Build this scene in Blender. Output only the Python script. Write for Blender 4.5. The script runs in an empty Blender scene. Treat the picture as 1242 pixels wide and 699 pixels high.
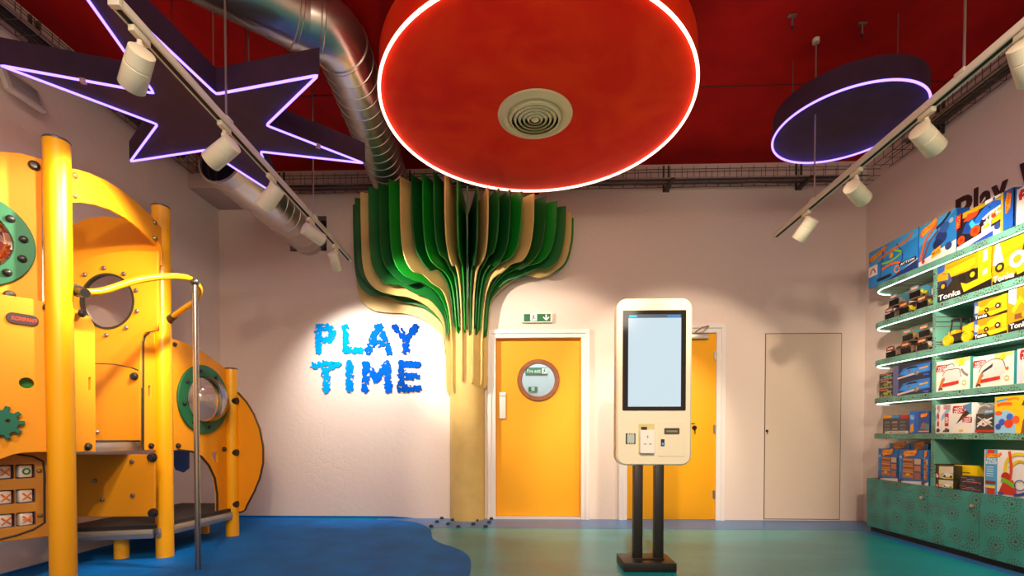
import bpy, bmesh, math, random
from mathutils import Vector, Matrix, noise
random.seed(7)
PI = math.pi
SC = bpy.context.scene
COL = SC.collection
R = math.radians

# ------------------------------------------------------------------ camera
F, CX, CAMZ, PITCH = 586.5, 621.0, 0.97, R(1.0)
YAW = math.atan(19 / F)
YP = 527 + F * math.tan(PITCH)
cd = bpy.data.cameras.new('camera'); cam = bpy.data.objects.new('camera', cd); COL.objects.link(cam)
cam.location = (0, 0, CAMZ); cam.rotation_euler = (PI / 2 - PITCH, 0, YAW)
cd.sensor_fit = 'HORIZONTAL'; cd.sensor_width = 36; cd.lens = F * 36 / 1242
cd.shift_y = (YP - 349.5) / 1242; cd.clip_start = 0.05
SC.camera = cam
RM = cam.rotation_euler.to_matrix()
CP = Vector((0, 0, CAMZ))
def ray(px, py): return RM @ Vector(((px - CX) / F, (YP - py) / F, -1))
def atY(px, py, Y): d = ray(px, py); return CP + d * (Y / d.y)
def atX(px, py, X): d = ray(px, py); return CP + d * (X / d.x)
def atZ(px, py, Z): d = ray(px, py); return CP + d * ((Z - CAMZ) / d.z)

# ------------------------------------------------------------------ materials
def lin(h):
    h = h.lstrip('#')
    v = [int(h[i:i + 2], 16) / 255 for i in (0, 2, 4)]
    return tuple(x / 12.92 if x <= .04045 else ((x + .055) / 1.055) ** 2.4 for x in v)
_mc = {}
def M(col, rough=.45, metal=0, emit=0, bump=0, bscale=60, var=0, vscale=4, coat=0, base=None):
    key = (col, rough, metal, emit, bump, bscale, var, vscale, coat, base)
    if key in _mc: return _mc[key]
    m = bpy.data.materials.new('mat_' + col.strip('#')); m.use_nodes = True
    nt = m.node_tree; b = nt.nodes['Principled BSDF']
    c = lin(col)
    b.inputs['Base Color'].default_value = (*(lin(base) if base else c), 1)
    b.inputs['Roughness'].default_value = rough; b.inputs['Metallic'].default_value = metal
    if coat: b.inputs['Coat Weight'].default_value = coat; b.inputs['Coat Roughness'].default_value = .08
    if emit:
        b.inputs['Emission Color'].default_value = (*c, 1); b.inputs['Emission Strength'].default_value = emit
    if bump or var:
        tc = nt.nodes.new('ShaderNodeTexCoord')
        n = nt.nodes.new('ShaderNodeTexNoise'); n.inputs['Detail'].default_value = 6
        nt.links.new(tc.outputs['Object'], n.inputs['Vector'])
        if bump:
            n.inputs['Scale'].default_value = bscale
            bp = nt.nodes.new('ShaderNodeBump'); bp.inputs['Strength'].default_value = bump; bp.inputs['Distance'].default_value = .02
            nt.links.new(n.outputs['Fac'], bp.inputs['Height']); nt.links.new(bp.outputs['Normal'], b.inputs['Normal'])
        if var:
            n2 = nt.nodes.new('ShaderNodeTexNoise'); n2.inputs['Scale'].default_value = vscale; n2.inputs['Detail'].default_value = 8
            nt.links.new(tc.outputs['Object'], n2.inputs['Vector'])
            rp = nt.nodes.new('ShaderNodeValToRGB')
            rp.color_ramp.elements[0].position = .3; rp.color_ramp.elements[1].position = .7
            rp.color_ramp.elements[0].color = (*[x * (1 - var) for x in c], 1)
            rp.color_ramp.elements[1].color = (*[min(1, x * (1 + var)) for x in c], 1)
            nt.links.new(n2.outputs['Fac'], rp.inputs['Fac']); nt.links.new(rp.outputs['Color'], b.inputs['Base Color'])
    _mc[key] = m
    return m
def clear(name, alpha=.12, tint=(1, 1, 1), rough=.05):
    if name in _mc: return _mc[name]
    m = bpy.data.materials.new(name); m.use_nodes = True; nt = m.node_tree
    for n in list(nt.nodes): nt.nodes.remove(n)
    o = nt.nodes.new('ShaderNodeOutputMaterial'); mx = nt.nodes.new('ShaderNodeMixShader')
    t = nt.nodes.new('ShaderNodeBsdfTransparent'); t.inputs[0].default_value = (*tint, 1)
    g = nt.nodes.new('ShaderNodeBsdfGlossy'); g.inputs['Roughness'].default_value = rough
    f = nt.nodes.new('ShaderNodeFresnel'); f.inputs[0].default_value = 1.45
    ad = nt.nodes.new('ShaderNodeMath'); ad.operation = 'ADD'; ad.inputs[1].default_value = alpha - .04; ad.use_clamp = True
    nt.links.new(f.outputs[0], ad.inputs[0]); nt.links.new(ad.outputs[0], mx.inputs[0])
    nt.links.new(t.outputs[0], mx.inputs[1]); nt.links.new(g.outputs[0], mx.inputs[2]); nt.links.new(mx.outputs[0], o.inputs[0])
    _mc[name] = m
    return m

# ------------------------------------------------------------------ mesh collector
def frame(o, u, v):
    u = Vector(u).normalized(); v = Vector(v).normalized(); n = u.cross(v)
    m = Matrix((u, v, n)).transposed().to_4x4(); m.translation = Vector(o)
    return m
def catmull(pts, k=6, closed=False):
    out = []; n = len(pts); P = [Vector(p) for p in pts]
    rng = range(n if closed else n - 1)
    for i in rng:
        p0 = P[i - 1] if (i > 0 or closed) else P[0]; p1 = P[i]; p2 = P[(i + 1) % n]
        p3 = P[(i + 2) % n] if (closed or i + 2 < n) else P[-1]
        for j in range(k):
            t = j / k
            out.append(.5 * (2 * p1 + (p2 - p0) * t + (2 * p0 - 5 * p1 + 4 * p2 - p3) * t * t + (3 * p1 - p0 - 3 * p2 + p3) * t ** 3))
    if not closed: out.append(P[-1])
    return out
def circ(cx, cy, rx, ry=None, n=40):
    ry = ry or rx
    return [(cx + rx * math.cos(2 * PI * i / n), cy + ry * math.sin(2 * PI * i / n)) for i in range(n)]
def rrect(x0, y0, x1, y1, r, n=5):
    out = []
    for cx, cy, a in ((x1 - r, y1 - r, 0), (x0 + r, y1 - r, 90), (x0 + r, y0 + r, 180), (x1 - r, y0 + r, 270)):
        for i in range(n + 1):
            t = R(a + 90 * i / n); out.append((cx + r * math.cos(t), cy + r * math.sin(t)))
    return out

class MB:
    def __init__(s): s.bm = bmesh.new(); s.mats = []
    def mi(s, m):
        if m not in s.mats: s.mats.append(m)
        return s.mats.index(m)
    def _tag(s, faces, m):
        k = s.mi(m)
        for f in faces: f.material_index = k
    def box(s, a, b, m, bev=0, mtx=None):
        lo = [min(a[i], b[i]) for i in range(3)]; hi = [max(a[i], b[i]) for i in range(3)]
        vs = [s.bm.verts.new((x, y, z)) for x in (lo[0], hi[0]) for y in (lo[1], hi[1]) for z in (lo[2], hi[2])]
        fs = [s.bm.faces.new([vs[i] for i in q]) for q in ((0, 1, 3, 2), (4, 6, 7, 5), (0, 4, 5, 1), (2, 3, 7, 6), (0, 2, 6, 4), (1, 5, 7, 3))]
        s._tag(fs, m)
        if bev:
            es = list({e for f in fs for e in f.edges})
            r = bmesh.ops.bevel(s.bm, geom=es, offset=bev, segments=2, affect='EDGES', profile=.5)
            s._tag(r['faces'], m)
            vs = list({v for f in r['faces'] for v in f.verts} | {v for f in fs if f.is_valid for v in f.verts})
        if mtx is not None:
            for v in vs: v.co = mtx @ v.co
        return s
    def ring_loft(s, rings, m, closed=True, caps=True):
        vr = [[s.bm.verts.new(p) for p in r] for r in rings]; n = len(vr[0]); fs = []
        for a, b in zip(vr, vr[1:]):
            for i in range(n if closed else n - 1):
                j = (i + 1) % n; fs.append(s.bm.faces.new((a[i], a[j], b[j], b[i])))
        if caps:
            fs.append(s.bm.faces.new(vr[0][::-1])); fs.append(s.bm.faces.new(vr[-1]))
        s._tag(fs, m)
        return s
    def tube(s, pts, r, m, n=10, caps=True):
        P = [Vector(p) for p in pts]; rs = r if isinstance(r, (list, tuple)) else [r] * len(P)
        rings = []; t0 = (P[1] - P[0]).normalized()
        up = Vector((0, 0, 1)) if abs(t0.z) < .9 else Vector((1, 0, 0))
        u = t0.cross(up).normalized()
        for i, p in enumerate(P):
            t = ((P[min(i + 1, len(P) - 1)] - P[max(i - 1, 0)])).normalized()
            u = (u - t * u.dot(t)).normalized(); v = t.cross(u)
            rings.append([p + (u * math.cos(2 * PI * k / n) + v * math.sin(2 * PI * k / n)) * rs[i] for k in range(n)])
        return s.ring_loft(rings, m, caps=caps)
    def cyl(s, a, b, r, m, n=20, r2=None): return s.tube([a, b], [r, r2 if r2 else r], m, n)
    def lathe(s, prof, m, mtx=None, n=32, a0=0, a1=2 * PI):
        full = abs(a1 - a0) > 6.28; cnt = n if full else n + 1
        mtx = mtx or Matrix(); rings = []
        for i in range(cnt):
            a = a0 + (a1 - a0) * i / n
            rings.append([mtx @ Vector((r * math.cos(a), r * math.sin(a), z)) for r, z in prof])
        if full: rings.append(rings[0])
        vr = [[s.bm.verts.new(p) for p in r] for r in rings[:cnt]]
        if full: vr.append(vr[0])
        fs = []
        for a, b in zip(vr, vr[1:]):
            for i in range(len(prof) - 1):
                try: fs.append(s.bm.faces.new((a[i], b[i], b[i + 1], a[i + 1])))
                except ValueError: pass
        s._tag(fs, m)
        bmesh.ops.remove_doubles(s.bm, verts=list({v for f in fs for v in f.verts}), dist=1e-5)
        return s
    def ball(s, c, r, m, sc=(1, 1, 1), seg=10, mtx=None):
        q = bmesh.ops.create_uvsphere(s.bm, u_segments=seg, v_segments=max(5, seg // 2 + 1), radius=r)
        for v in q['verts']:
            p = Vector((v.co.x * sc[0], v.co.y * sc[1], v.co.z * sc[2]))
            if mtx is not None: p = mtx @ p
            v.co = p + Vector(c)
        s._tag({f for v in q['verts'] for f in v.link_faces}, m)
        return s
    def mesh(s, me, mtx, m):
        k0 = len(s.bm.verts); f0 = len(s.bm.faces)
        vs = [s.bm.verts.new(mtx @ v.co) for v in me.vertices]; fs = []
        for p in me.polygons:
            try: fs.append(s.bm.faces.new([vs[i] for i in p.vertices]))
            except ValueError: pass
        s._tag(fs, m)
        bmesh.ops.remove_doubles(s.bm, verts=vs, dist=2e-5)
        return s
    def prism(s, outline, t, m, mtx, holes=(), z0=None, bev=0):
        """plate: 2D outline (with holes) of thickness t; centred on z=0, or from z0 to z0+t"""
        cu = bpy.data.curves.new('c', 'CURVE'); cu.dimensions = '2D'; cu.fill_mode = 'BOTH'
        cu.extrude = max(t / 2 - bev, 0); cu.bevel_depth = bev; cu.bevel_resolution = 0
        for lp in [outline, *holes]:
            sp = cu.splines.new('POLY'); sp.points.add(len(lp) - 1); sp.use_cyclic_u = True
            for i, p in enumerate(lp): sp.points[i].co = (p[0], p[1], 0, 1)
        ob = bpy.data.objects.new('c', cu); me = bpy.data.meshes.new_from_object(ob)
        mt = mtx @ Matrix.Translation((0, 0, (z0 + t / 2) if z0 is not None else 0))
        s.mesh(me, mt, m)
        bpy.data.objects.remove(ob); bpy.data.curves.remove(cu); bpy.data.meshes.remove(me)
        return s
    def flat(s, pts, m, mtx, z=0):
        vs = [s.bm.verts.new(mtx @ Vector((p[0], p[1], z))) for p in pts]
        s._tag([s.bm.faces.new(vs)], m); return s
    def text(s, txt, m, mtx, h, w=None, t=0, bold=.0, shear=0, align='CENTER', z=0):
        cu = bpy.data.curves.new('t', 'FONT'); cu.body = txt; cu.size = 1; cu.shear = shear; cu.offset = bold
        cu.resolution_u = 3; cu.extrude = 0
        ob = bpy.data.objects.new('t', cu); me = bpy.data.meshes.new_from_object(ob)
        if len(me.vertices):
            xs = [v.co.x for v in me.vertices]; ys = [v.co.y for v in me.vertices]
            sy = h / (max(ys) - min(ys)); sx = (w / (max(xs) - min(xs))) if w else sy
            ox = (max(xs) + min(xs)) / 2 if align == 'CENTER' else min(xs)
            S = Matrix.Translation((0, 0, z)) @ Matrix.Diagonal((sx, sy, 1, 1)) @ Matrix.Translation((-ox, -(max(ys) + min(ys)) / 2, 0))
            if t:
                f0 = set(s.bm.faces)
                s.mesh(me, mtx @ S, m)
                nf = [f for f in s.bm.faces if f not in f0]
                nv = (mtx.to_3x3() @ Vector((0, 0, 1))).normalized() * t
                r = bmesh.ops.extrude_face_region(s.bm, geom=nf)
                bmesh.ops.translate(s.bm, verts=[g for g in r['geom'] if isinstance(g, bmesh.types.BMVert)], vec=nv)
                s._tag([f for f in s.bm.faces if f not in f0], m)
            else: s.mesh(me, mtx @ S, m)
        bpy.data.objects.remove(ob); bpy.data.curves.remove(cu); bpy.data.meshes.remove(me)
        return s
    def build(s, name, parent=None, local=False, fix=True, smooth=38):
        if fix: bmesh.ops.recalc_face_normals(s.bm, faces=s.bm.faces[:])
        me = bpy.data.meshes.new(name)
        if parent is None:
            cs = [v.co for v in s.bm.verts]
            org = Vector(((min(c.x for c in cs) + max(c.x for c in cs)) / 2, (min(c.y for c in cs) + max(c.y for c in cs)) / 2, min(c.z for c in cs)))
        else:
            r = parent
            while r.parent: r = r.parent
            org = r.location.copy()
        if local: org = Vector((0, 0, 0))
        bmesh.ops.translate(s.bm, verts=s.bm.verts[:], vec=-org)
        s.bm.to_mesh(me); s.bm.free()
        for m in s.mats: me.materials.append(m)
        if smooth:
            me.polygons.foreach_set('use_smooth', [True] * len(me.polygons)); me.set_sharp_from_angle(angle=R(smooth))
        o = bpy.data.objects.new(name, me); COL.objects.link(o)
        if parent is None: o.location = org
        else: o.parent = parent
        return o

def tag(o, label=None, cat=None, group=None, kind=None):
    if label: o['label'] = label
    if cat: o['category'] = cat
    if group: o['group'] = group
    if kind: o['kind'] = kind
    return o
def thing(name, label, cat, loc, group=None, rot=None, kind=None):
    o = bpy.data.objects.new(name, None); o.empty_display_size = .1; COL.objects.link(o); o.location = loc
    if rot is not None: o.rotation_euler = rot
    return tag(o, label, cat, group, kind)
def copy_tree(o, parent=None, kids=None):
    c = o.copy(); COL.objects.link(c)
    if parent: c.parent = parent
    for ch in [x for x in bpy.data.objects if x.parent == o]: copy_tree(ch, c)
    return c
# ------------------------------------------------------------------ the room shell
D = 5.52
XL = atY(267, 430, D).x
XR = atY(1048, 500, D).x
ZC = atY(900, 198, D).z
YN = -2.6                       # how far the room is built behind the camera
BACK = frame((0, D, 0), (1, 0, 0), (0, 0, 1))   # local (x, z) on the back wall, normal to the room
RIGHT = lambda X: frame((X, 0, 0), (0, -1, 0), (0, 0, 1))

def wall_material(col):
    m = bpy.data.materials.new('painted_plaster'); m.use_nodes = True; nt = m.node_tree; b = nt.nodes['Principled BSDF']
    L = nt.links.new; N = nt.nodes.new
    b.inputs['Base Color'].default_value = (*lin(col), 1); b.inputs['Roughness'].default_value = .6
    tc = N('ShaderNodeTexCoord')
    v = N('ShaderNodeTexVoronoi'); v.feature = 'DISTANCE_TO_EDGE'; v.inputs['Scale'].default_value = 9
    n = N('ShaderNodeTexNoise'); n.inputs['Scale'].default_value = 22; n.inputs['Detail'].default_value = 7
    n2 = N('ShaderNodeTexNoise'); n2.inputs['Scale'].default_value = 1.1; n2.inputs['Detail'].default_value = 2
    for q in (v, n, n2): L(tc.outputs['Object'], q.inputs['Vector'])
    r = N('ShaderNodeMapRange'); r.inputs[1].default_value = .0; r.inputs[2].default_value = .06
    L(v.outputs['Distance'], r.inputs[0])
    r2 = N('ShaderNodeMapRange'); r2.inputs[1].default_value = .52; r2.inputs[2].default_value = .68
    L(n2.outputs['Fac'], r2.inputs[0])
    mu = N('ShaderNodeMath'); mu.operation = 'MULTIPLY'; L(r.outputs[0], mu.inputs[0]); L(r2.outputs[0], mu.inputs[1])
    ad = N('ShaderNodeMath'); ad.operation = 'ADD'; L(mu.outputs[0], ad.inputs[0]); L(n.outputs['Fac'], ad.inputs[1])
    bp = N('ShaderNodeBump'); bp.inputs['Strength'].default_value = .2; bp.inputs['Distance'].default_value = .012
    L(ad.outputs[0], bp.inputs['Height']); L(bp.outputs['Normal'], b.inputs['Normal'])
    return m
WALL = wall_material('#E7D6CA')
def red_material(c0, c1):
    m = bpy.data.materials.new('red_paint'); m.use_nodes = True; nt = m.node_tree; b = nt.nodes['Principled BSDF']
    L = nt.links.new; N = nt.nodes.new
    tc = N('ShaderNodeTexCoord'); n = N('ShaderNodeTexNoise'); n.inputs['Scale'].default_value = 2.2; n.inputs['Detail'].default_value = 9; n.inputs['Distortion'].default_value = 1.2
    L(tc.outputs['Object'], n.inputs['Vector'])
    rp = N('ShaderNodeValToRGB'); rp.color_ramp.elements[0].position = .35; rp.color_ramp.elements[1].position = .68
    rp.color_ramp.elements[0].color = (*lin(c0), 1); rp.color_ramp.elements[1].color = (*lin(c1), 1)
    L(n.outputs['Fac'], rp.inputs[0]); L(rp.outputs[0], b.inputs['Base Color']); b.inputs['Roughness'].default_value = .8; b.inputs['Specular IOR Level'].default_value = .2
    return m
RED = red_material('#B00A0C', '#C4120C'); REDDISC = red_material('#E8220A', '#F63C0A')

def floor_material():
    m = bpy.data.materials.new('epoxy_floor'); m.use_nodes = True; nt = m.node_tree; b = nt.nodes['Principled BSDF']
    L = nt.links.new; N = nt.nodes.new
    tc = N('ShaderNodeTexCoord'); n = N('ShaderNodeTexNoise'); n.inputs['Scale'].default_value = 1.3; n.inputs['Detail'].default_value = 8; n.inputs['Distortion'].default_value = .8
    mp = N('ShaderNodeMapping'); mp.inputs['Scale'].default_value = (.6, 2.2, 1)
    L(tc.outputs['Object'], mp.inputs['Vector']); L(mp.outputs[0], n.inputs['Vector'])
    rp = N('ShaderNodeValToRGB'); rp.color_ramp.elements[0].position = .3; rp.color_ramp.elements[1].position = .72
    rp.color_ramp.elements[0].color = (*lin('#058D9E'), 1); rp.color_ramp.elements[1].color = (*lin('#12A2AE'), 1)
    L(n.outputs['Fac'], rp.inputs[0]); L(rp.outputs[0], b.inputs['Base Color'])
    b.inputs['Roughness'].default_value = .27
    bp = N('ShaderNodeBump'); bp.inputs['Strength'].default_value = .06; bp.inputs['Distance'].default_value = .02
    n2 = N('ShaderNodeTexNoise'); n2.inputs['Scale'].default_value = 18; L(tc.outputs['Object'], n2.inputs['Vector'])
    L(n2.outputs['Fac'], bp.inputs['Height']); L(bp.outputs['Normal'], b.inputs['Normal'])
    return m
FLOOR = floor_material()
BLUE = M('#0570C8', .65, var=.22, vscale=3, bump=.15, bscale=120); BLUE.node_tree.nodes['Principled BSDF'].inputs['Specular IOR Level'].default_value = .15
STRIPBLUE = M('#2F74B4', .3, var=.12, vscale=5)

tag(MB().box((XL - .1, YN, -.1), (XR + .1, D + .1, 0), FLOOR).build('floor'), kind='structure')
tag(MB().box((XL - .1, YN, ZC), (XR + .1, D + .1, ZC + .1), RED).build('ceiling'), kind='structure')
# thin joints between the ceiling boards
c = MB()
for y in (1.3, 2.9, 4.3): c.box((XL, y, ZC - .004), (XR, y + .012, ZC), M('#5E0806', .7))
tag(c.build('trim_4'), kind='structure')
tag(MB().box((XL - .12, YN, 0), (XL, D, ZC), WALL).build('wall_left'), kind='structure')
tag(MB().box((XR, YN, 0), (XR + .12, D, ZC), WALL).build('wall_right'), kind='structure')

def bx(px, py): p = atY(px, py, D); return (p.x, p.z)
d1x0, d1x1, d1z = bx(601, 520)[0], bx(705, 520)[0], bx(650, 410)[1]
d2x0, d2x1, d2z = bx(760, 520)[0], bx(868, 520)[0], bx(850, 404)[1]
h0 = bx(352, 305); h1 = bx(396, 262)
WX = [XL - .12, h0[0], h1[0], d1x0, d1x1, d2x0, d2x1, XR + .12]
wb = MB()
out = [(XL - .12, 0), (d1x0, 0), (d1x0, d1z), (d1x1, d1z), (d1x1, 0), (d2x0, 0), (d2x0, d2z), (d2x1, d2z), (d2x1, 0), (XR + .12, 0), (XR + .12, ZC), (XL - .12, ZC)]
wb.prism(out, .12, WALL, BACK, holes=[[(h0[0], h0[1]), (h1[0], h0[1]), (h1[0], h1[1]), (h0[0], h1[1])]], z0=-.12)
tag(wb.build('wall_back', smooth=0), kind='structure')
# dark void behind the duct opening
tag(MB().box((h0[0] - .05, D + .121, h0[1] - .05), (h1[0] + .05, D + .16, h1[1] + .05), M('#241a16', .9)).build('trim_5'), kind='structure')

# floor paint: blue strip along the walls, blue play surface on the left
st = MB()
sy = atZ(800, 642, 0).y
st.box((atZ(440, 640, 0).x, sy, 0), (XR, D, .002), STRIPBLUE); st.box((XR - .42, 1, 0), (XR, sy, .002), STRIPBLUE)
tag(st.build('trim_1'), kind='structure')
edge = [atZ(x, y, 0) for x, y in ((478, 631.5), (500, 633.5), (515, 638), (523, 645), (524, 653), (533, 659), (548, 664), (562, 670), (570, 678), (571, 690), (566, 705), (540, 730), (470, 790))]
pts = [(p.x, p.y) for p in catmull([(p.x, p.y, 0) for p in edge], 5)]
pts = [(p[0], min(p[1], D)) for p in pts]
poly = [(XL, D), *pts, (-.8, .3), (XL, .3)]
tag(MB().prism(poly, .005, BLUE, Matrix(), z0=0).build('floor_2'), kind='structure')
zs = bx(400, 626)[1]
bp = [(XL + .001, 0), (bx(505, 630)[0], 0), (bx(490, 628)[0], zs * .6), (bx(476, 626)[0], zs), (bx(420, 626)[0], zs * 1.02), (bx(330, 626)[0], zs * .96), (XL + .001, zs)]
tag(MB().prism(bp, .006, BLUE, BACK, z0=0).build('baseboard_back'), kind='structure')
tag(MB().box((XL, .3, 0), (XL + .006, D - .01, zs), BLUE).build('baseboard_left'), kind='structure')
# boxed bulkhead in the back left corner
b0 = bx(267, 255)
tag(MB().box((XL, D - .5, b0[1]), (bx(313, 250)[0], D, b0[1] + .16), M('#B9A49A', .6), .006).build('trim_2'), kind='structure')

# ------------------------------------------------------------------ doors
WHITE = M('#E9E2DE', .35, bump=.05, bscale=30)
YEL = M('#EEA600', .6, var=.03, vscale=2)
def architrave(x0, x1, z1, w=.085, t=.028):
    mb = MB()
    mb.prism([(x0 - w, 0), (x0, 0), (x0, z1), (x1, z1), (x1, 0), (x1 + w, 0), (x1 + w, z1 + w), (x0 - w, z1 + w)], t, WHITE, BACK, z0=0, bev=.004)
    mb.prism([(x0 - w, 0), (x0 - w * .55, 0), (x0 - w * .55, z1 + w * .55), (x1 + w * .55, z1 + w * .55), (x1 + w * .55, 0), (x1 + w, 0), (x1 + w, z1 + w), (x0 - w, z1 + w)], .014, WHITE, BACK, z0=t, bev=.004)
    return mb
# door 1 with the round window
dr = thing('door_1', 'yellow door with a round window under the green exit sign', 'door', ((d1x0 + d1x1) / 2, D, 0), kind='structure')
architrave(d1x0, d1x1, d1z).build('door_frame', dr)
jl = MB()
for xa, xb in ((d1x0, d1x0 + .012), (d1x1 - .012, d1x1)): jl.box((xa, D, 0), (xb, D + .119, d1z), YEL)
jl.box((d1x0, D, d1z - .012), (d1x1, D + .119, d1z), YEL); jl.build('door_lining', dr)
pc = bx(653, 461); pr = .205
YD = D + .045
DF = frame((0, YD, 0), (1, 0, 0), (0, 0, 1))
lf = MB().prism([(d1x0 + .013, .03), (d1x1 - .013, .03), (d1x1 - .013, d1z - .013), (d1x0 + .013, d1z - .013)], .045, YEL, DF, holes=[circ(*pc, pr, n=56)], z0=-.045)
leaf = lf.build('door_leaf', dr)
rg = MB().prism(circ(*pc, pr + .03, n=56), .018, M('#8A4A1C', .4, var=.25, vscale=14), DF, holes=[circ(*pc, pr - .012, n=56)], z0=0, bev=.006)
rg.build('window_ring', leaf)
MB().prism(circ(*pc, pr - .008, n=56), .006, clear('window_glass', .05), DF, z0=-.02).build('window_pane', leaf)
q0 = atY(605.5, 508, YD); q1 = atY(613.5, 476, YD)
MB().box((q0.x, YD - .022, q0.z), (q1.x, YD, q1.z), M('#E8E4DC', .35), .004).box((q0.x + .008, YD - .03, q1.z - .05), (q1.x - .008, YD - .018, q1.z - .03), M('#CFCBC3', .3), .003).build('push_plate', leaf)
MB().box((d1x0, D - .02, 0), (d1x1, D + .1, .026), M('#DDD8D0', .4)).build('threshold', dr)
# the lit corridor behind the round window, with its own signs
cw = MB()
cw.box((d1x0 - .6, D + 1.6, 0), (d1x1 + .6, D + 1.65, 2.6), M('#D5E4E8', .6)).box((d1x0 - .65, D + .16, 0), (d1x0 - .6, D + 1.6, 2.6), M('#CFDADC', .6)).box((d1x1 + .6, D + .16, 0), (d1x1 + .65, D + 1.6, 2.6), M('#CFDADC', .6)).box((d1x0 - .6, D + .16, 2.6), (d1x1 + .6, D + 1.6, 2.65), M('#E8EEEE', .6)).box((d1x0 - .6, D + .16, -.05), (d1x1 + .6, D + 1.6, 0), M('#B9C2C4', .5))
tag(cw.build('wall_corridor'), kind='structure')
GREEN = M('#0E7A4C', .4); SIGNW = M('#F2F6F0', .4)
def running_man(mb, fr, cx, cy, s, col, z):
    """white doorway with a figure running through it"""
    mb.flat([(cx - .5 * s, cy - .5 * s), (cx + .5 * s, cy - .5 * s), (cx + .5 * s, cy + .5 * s), (cx - .5 * s, cy + .5 * s)], SIGNW, fr, z)
    mb.flat(circ(cx + .02 * s, cy + .33 * s, .09 * s, n=12), col, fr, z + .0006)
    for pts in ([(-.1, .2), (.1, .24), (.06, -.06), (-.12, -.04)], [(.0, -.02), (.12, -.1), (.34, -.12), (.34, -.2), (.08, -.2), (-.08, -.06)],
                [(-.1, -.02), (.02, -.06), (-.14, -.3), (-.34, -.42), (-.38, -.34), (-.2, -.24)], [(.08, .22), (.3, .06), (.4, .16), (.36, .2), (.28, .14), (.1, .27)], [(-.08, .2), (-.3, .14), (-.32, -.02), (-.26, -.02), (-.24, .09), (-.08, .12)]):
        mb.flat([(cx + a * s, cy + b * s) for a, b in pts], col, fr, z + .0006)
YS = D + 1.58
fr = frame((0, YS, 0), (1, 0, 0), (0, 0, 1))
a = atY(637.5, 454.5, YS); b = atY(664, 446, YS)
def g(mb, a, b, fr, t=.008): mb.prism([(a.x, a.z), (b.x, a.z), (b.x, b.z), (a.x, b.z)], t, GREEN, fr, z0=0)
mb = MB(); g(mb, a, b, fr); w_, h_ = b.x - a.x, b.z - a.z
mb.text('Fire exit', SIGNW, fr @ Matrix.Translation((a.x + w_ * .38, a.z + h_ * .5, .009)), h_ * .55, w_ * .62, bold=.01)
running_man(mb, fr, b.x - w_ * .13, a.z + h_ / 2, h_ * .8, GREEN, .009)
tag(mb.build('exit_sign'), 'green Fire exit sign in the corridor behind the round window', 'sign')
a = atY(641, 475, YS); b = atY(652, 469.5, YS)
mb = MB(); g(mb, a, b, fr); w_, h_ = b.x - a.x, b.z - a.z
running_man(mb, fr, a.x + w_ * .5, a.z + h_ / 2, h_ * .7, GREEN, .009)
tag(mb.build('exit_sign'), 'small pale green sign low in the round door window', 'sign')
# door 2 behind the kiosk
dr = thing('door_2', 'plain yellow door behind the order kiosk', 'door', ((d2x0 + d2x1) / 2, D, 0), kind='structure')
architrave(d2x0, d2x1, d2z, .09).build('door_frame', dr)
leaf = MB().box((d2x0 + .004, D - .004, .008), (d2x1 - .004, D + .04, d2z - .004), YEL, .002).build('door_leaf', dr)
STEEL = M('#B9B4AA', .3, 1)
BRASS = M('#B08D4A', .35, .8)
hg = None
for py in (432, 521, 600):
    z = bx(867, py)[1]
    MB().cyl((d2x1 - .012, D - .012, z - .045), (d2x1 - .012, D - .012, z + .045), .009, STEEL, 10).box((d2x1 - .03, D - .008, z - .045), (d2x1 - .012, D - .003, z + .045), STEEL).build('hinge', dr)
k = bx(842, 519)
MB().lathe([(0, .024), (.02, .024), (.024, .018), (.026, 0)], M('#2A2622', .35, .7), frame((k[0], D - .004, k[1]), (1, 0, 0), (0, 0, 1)), 16).box((k[0] - .004, D - .032, k[1] - .07), (k[0] + .004, D - .026, k[1]), M('#2A2622', .4, .6)).build('lock', leaf)
MB().box((k[0] - .045, D - .007, k[1] + .04), (k[0] + .005, D - .003, k[1] + .052), M('#3a2c18', .5)).build('name_plate', leaf)
e0 = bx(836, 412); e1 = bx(858, 406)
cl = MB().box((e0[0], D - .05, e0[1]), (e1[0], D - .003, e1[1]), M('#C9C2B4', .35, .6), .006)
cl.build('door_closer', dr)
m0 = bx(842, 404); m1 = bx(857, 397)
MB().tube([(m0[0], D - .045, m0[1]), (m0[0] + .02, D - .17, m0[1] + .02), (m1[0], D - .06, m1[1])], .008, BRASS, 8).build('closer_arm', dr)
# door 3: flush painted panel
a = bx(926, 630); b = bx(1021, 404)
dr = thing('door_3', 'flush door painted like the wall, right of the kiosk', 'door', ((a[0] + b[0]) / 2, D, 0), kind='structure')
MB().prism([(a[0], .012), (b[0], .012), (b[0], b[1]), (a[0], b[1])], .003, M('#5b4438', .8), BACK, z0=0).build('door_gap', dr)
MB().prism([(a[0] + .008, .02), (b[0] - .008, .02), (b[0] - .008, b[1] - .008), (a[0] + .008, b[1] - .008)], .006, wall_material('#DECBB8'), BACK, z0=0).build('door_leaf', dr)
k = bx(930, 523)
MB().lathe([(0, .012), (.012, .012), (.016, .006), (.017, .003)], M('#3b332c', .4, .6), frame((k[0], D, k[1]), (1, 0, 0), (0, 0, 1)), 14).box((k[0] - .003, D - .02, k[1] - .035), (k[0] + .003, D - .012, k[1]), M('#3b332c', .4)).build('lock', dr)

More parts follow.
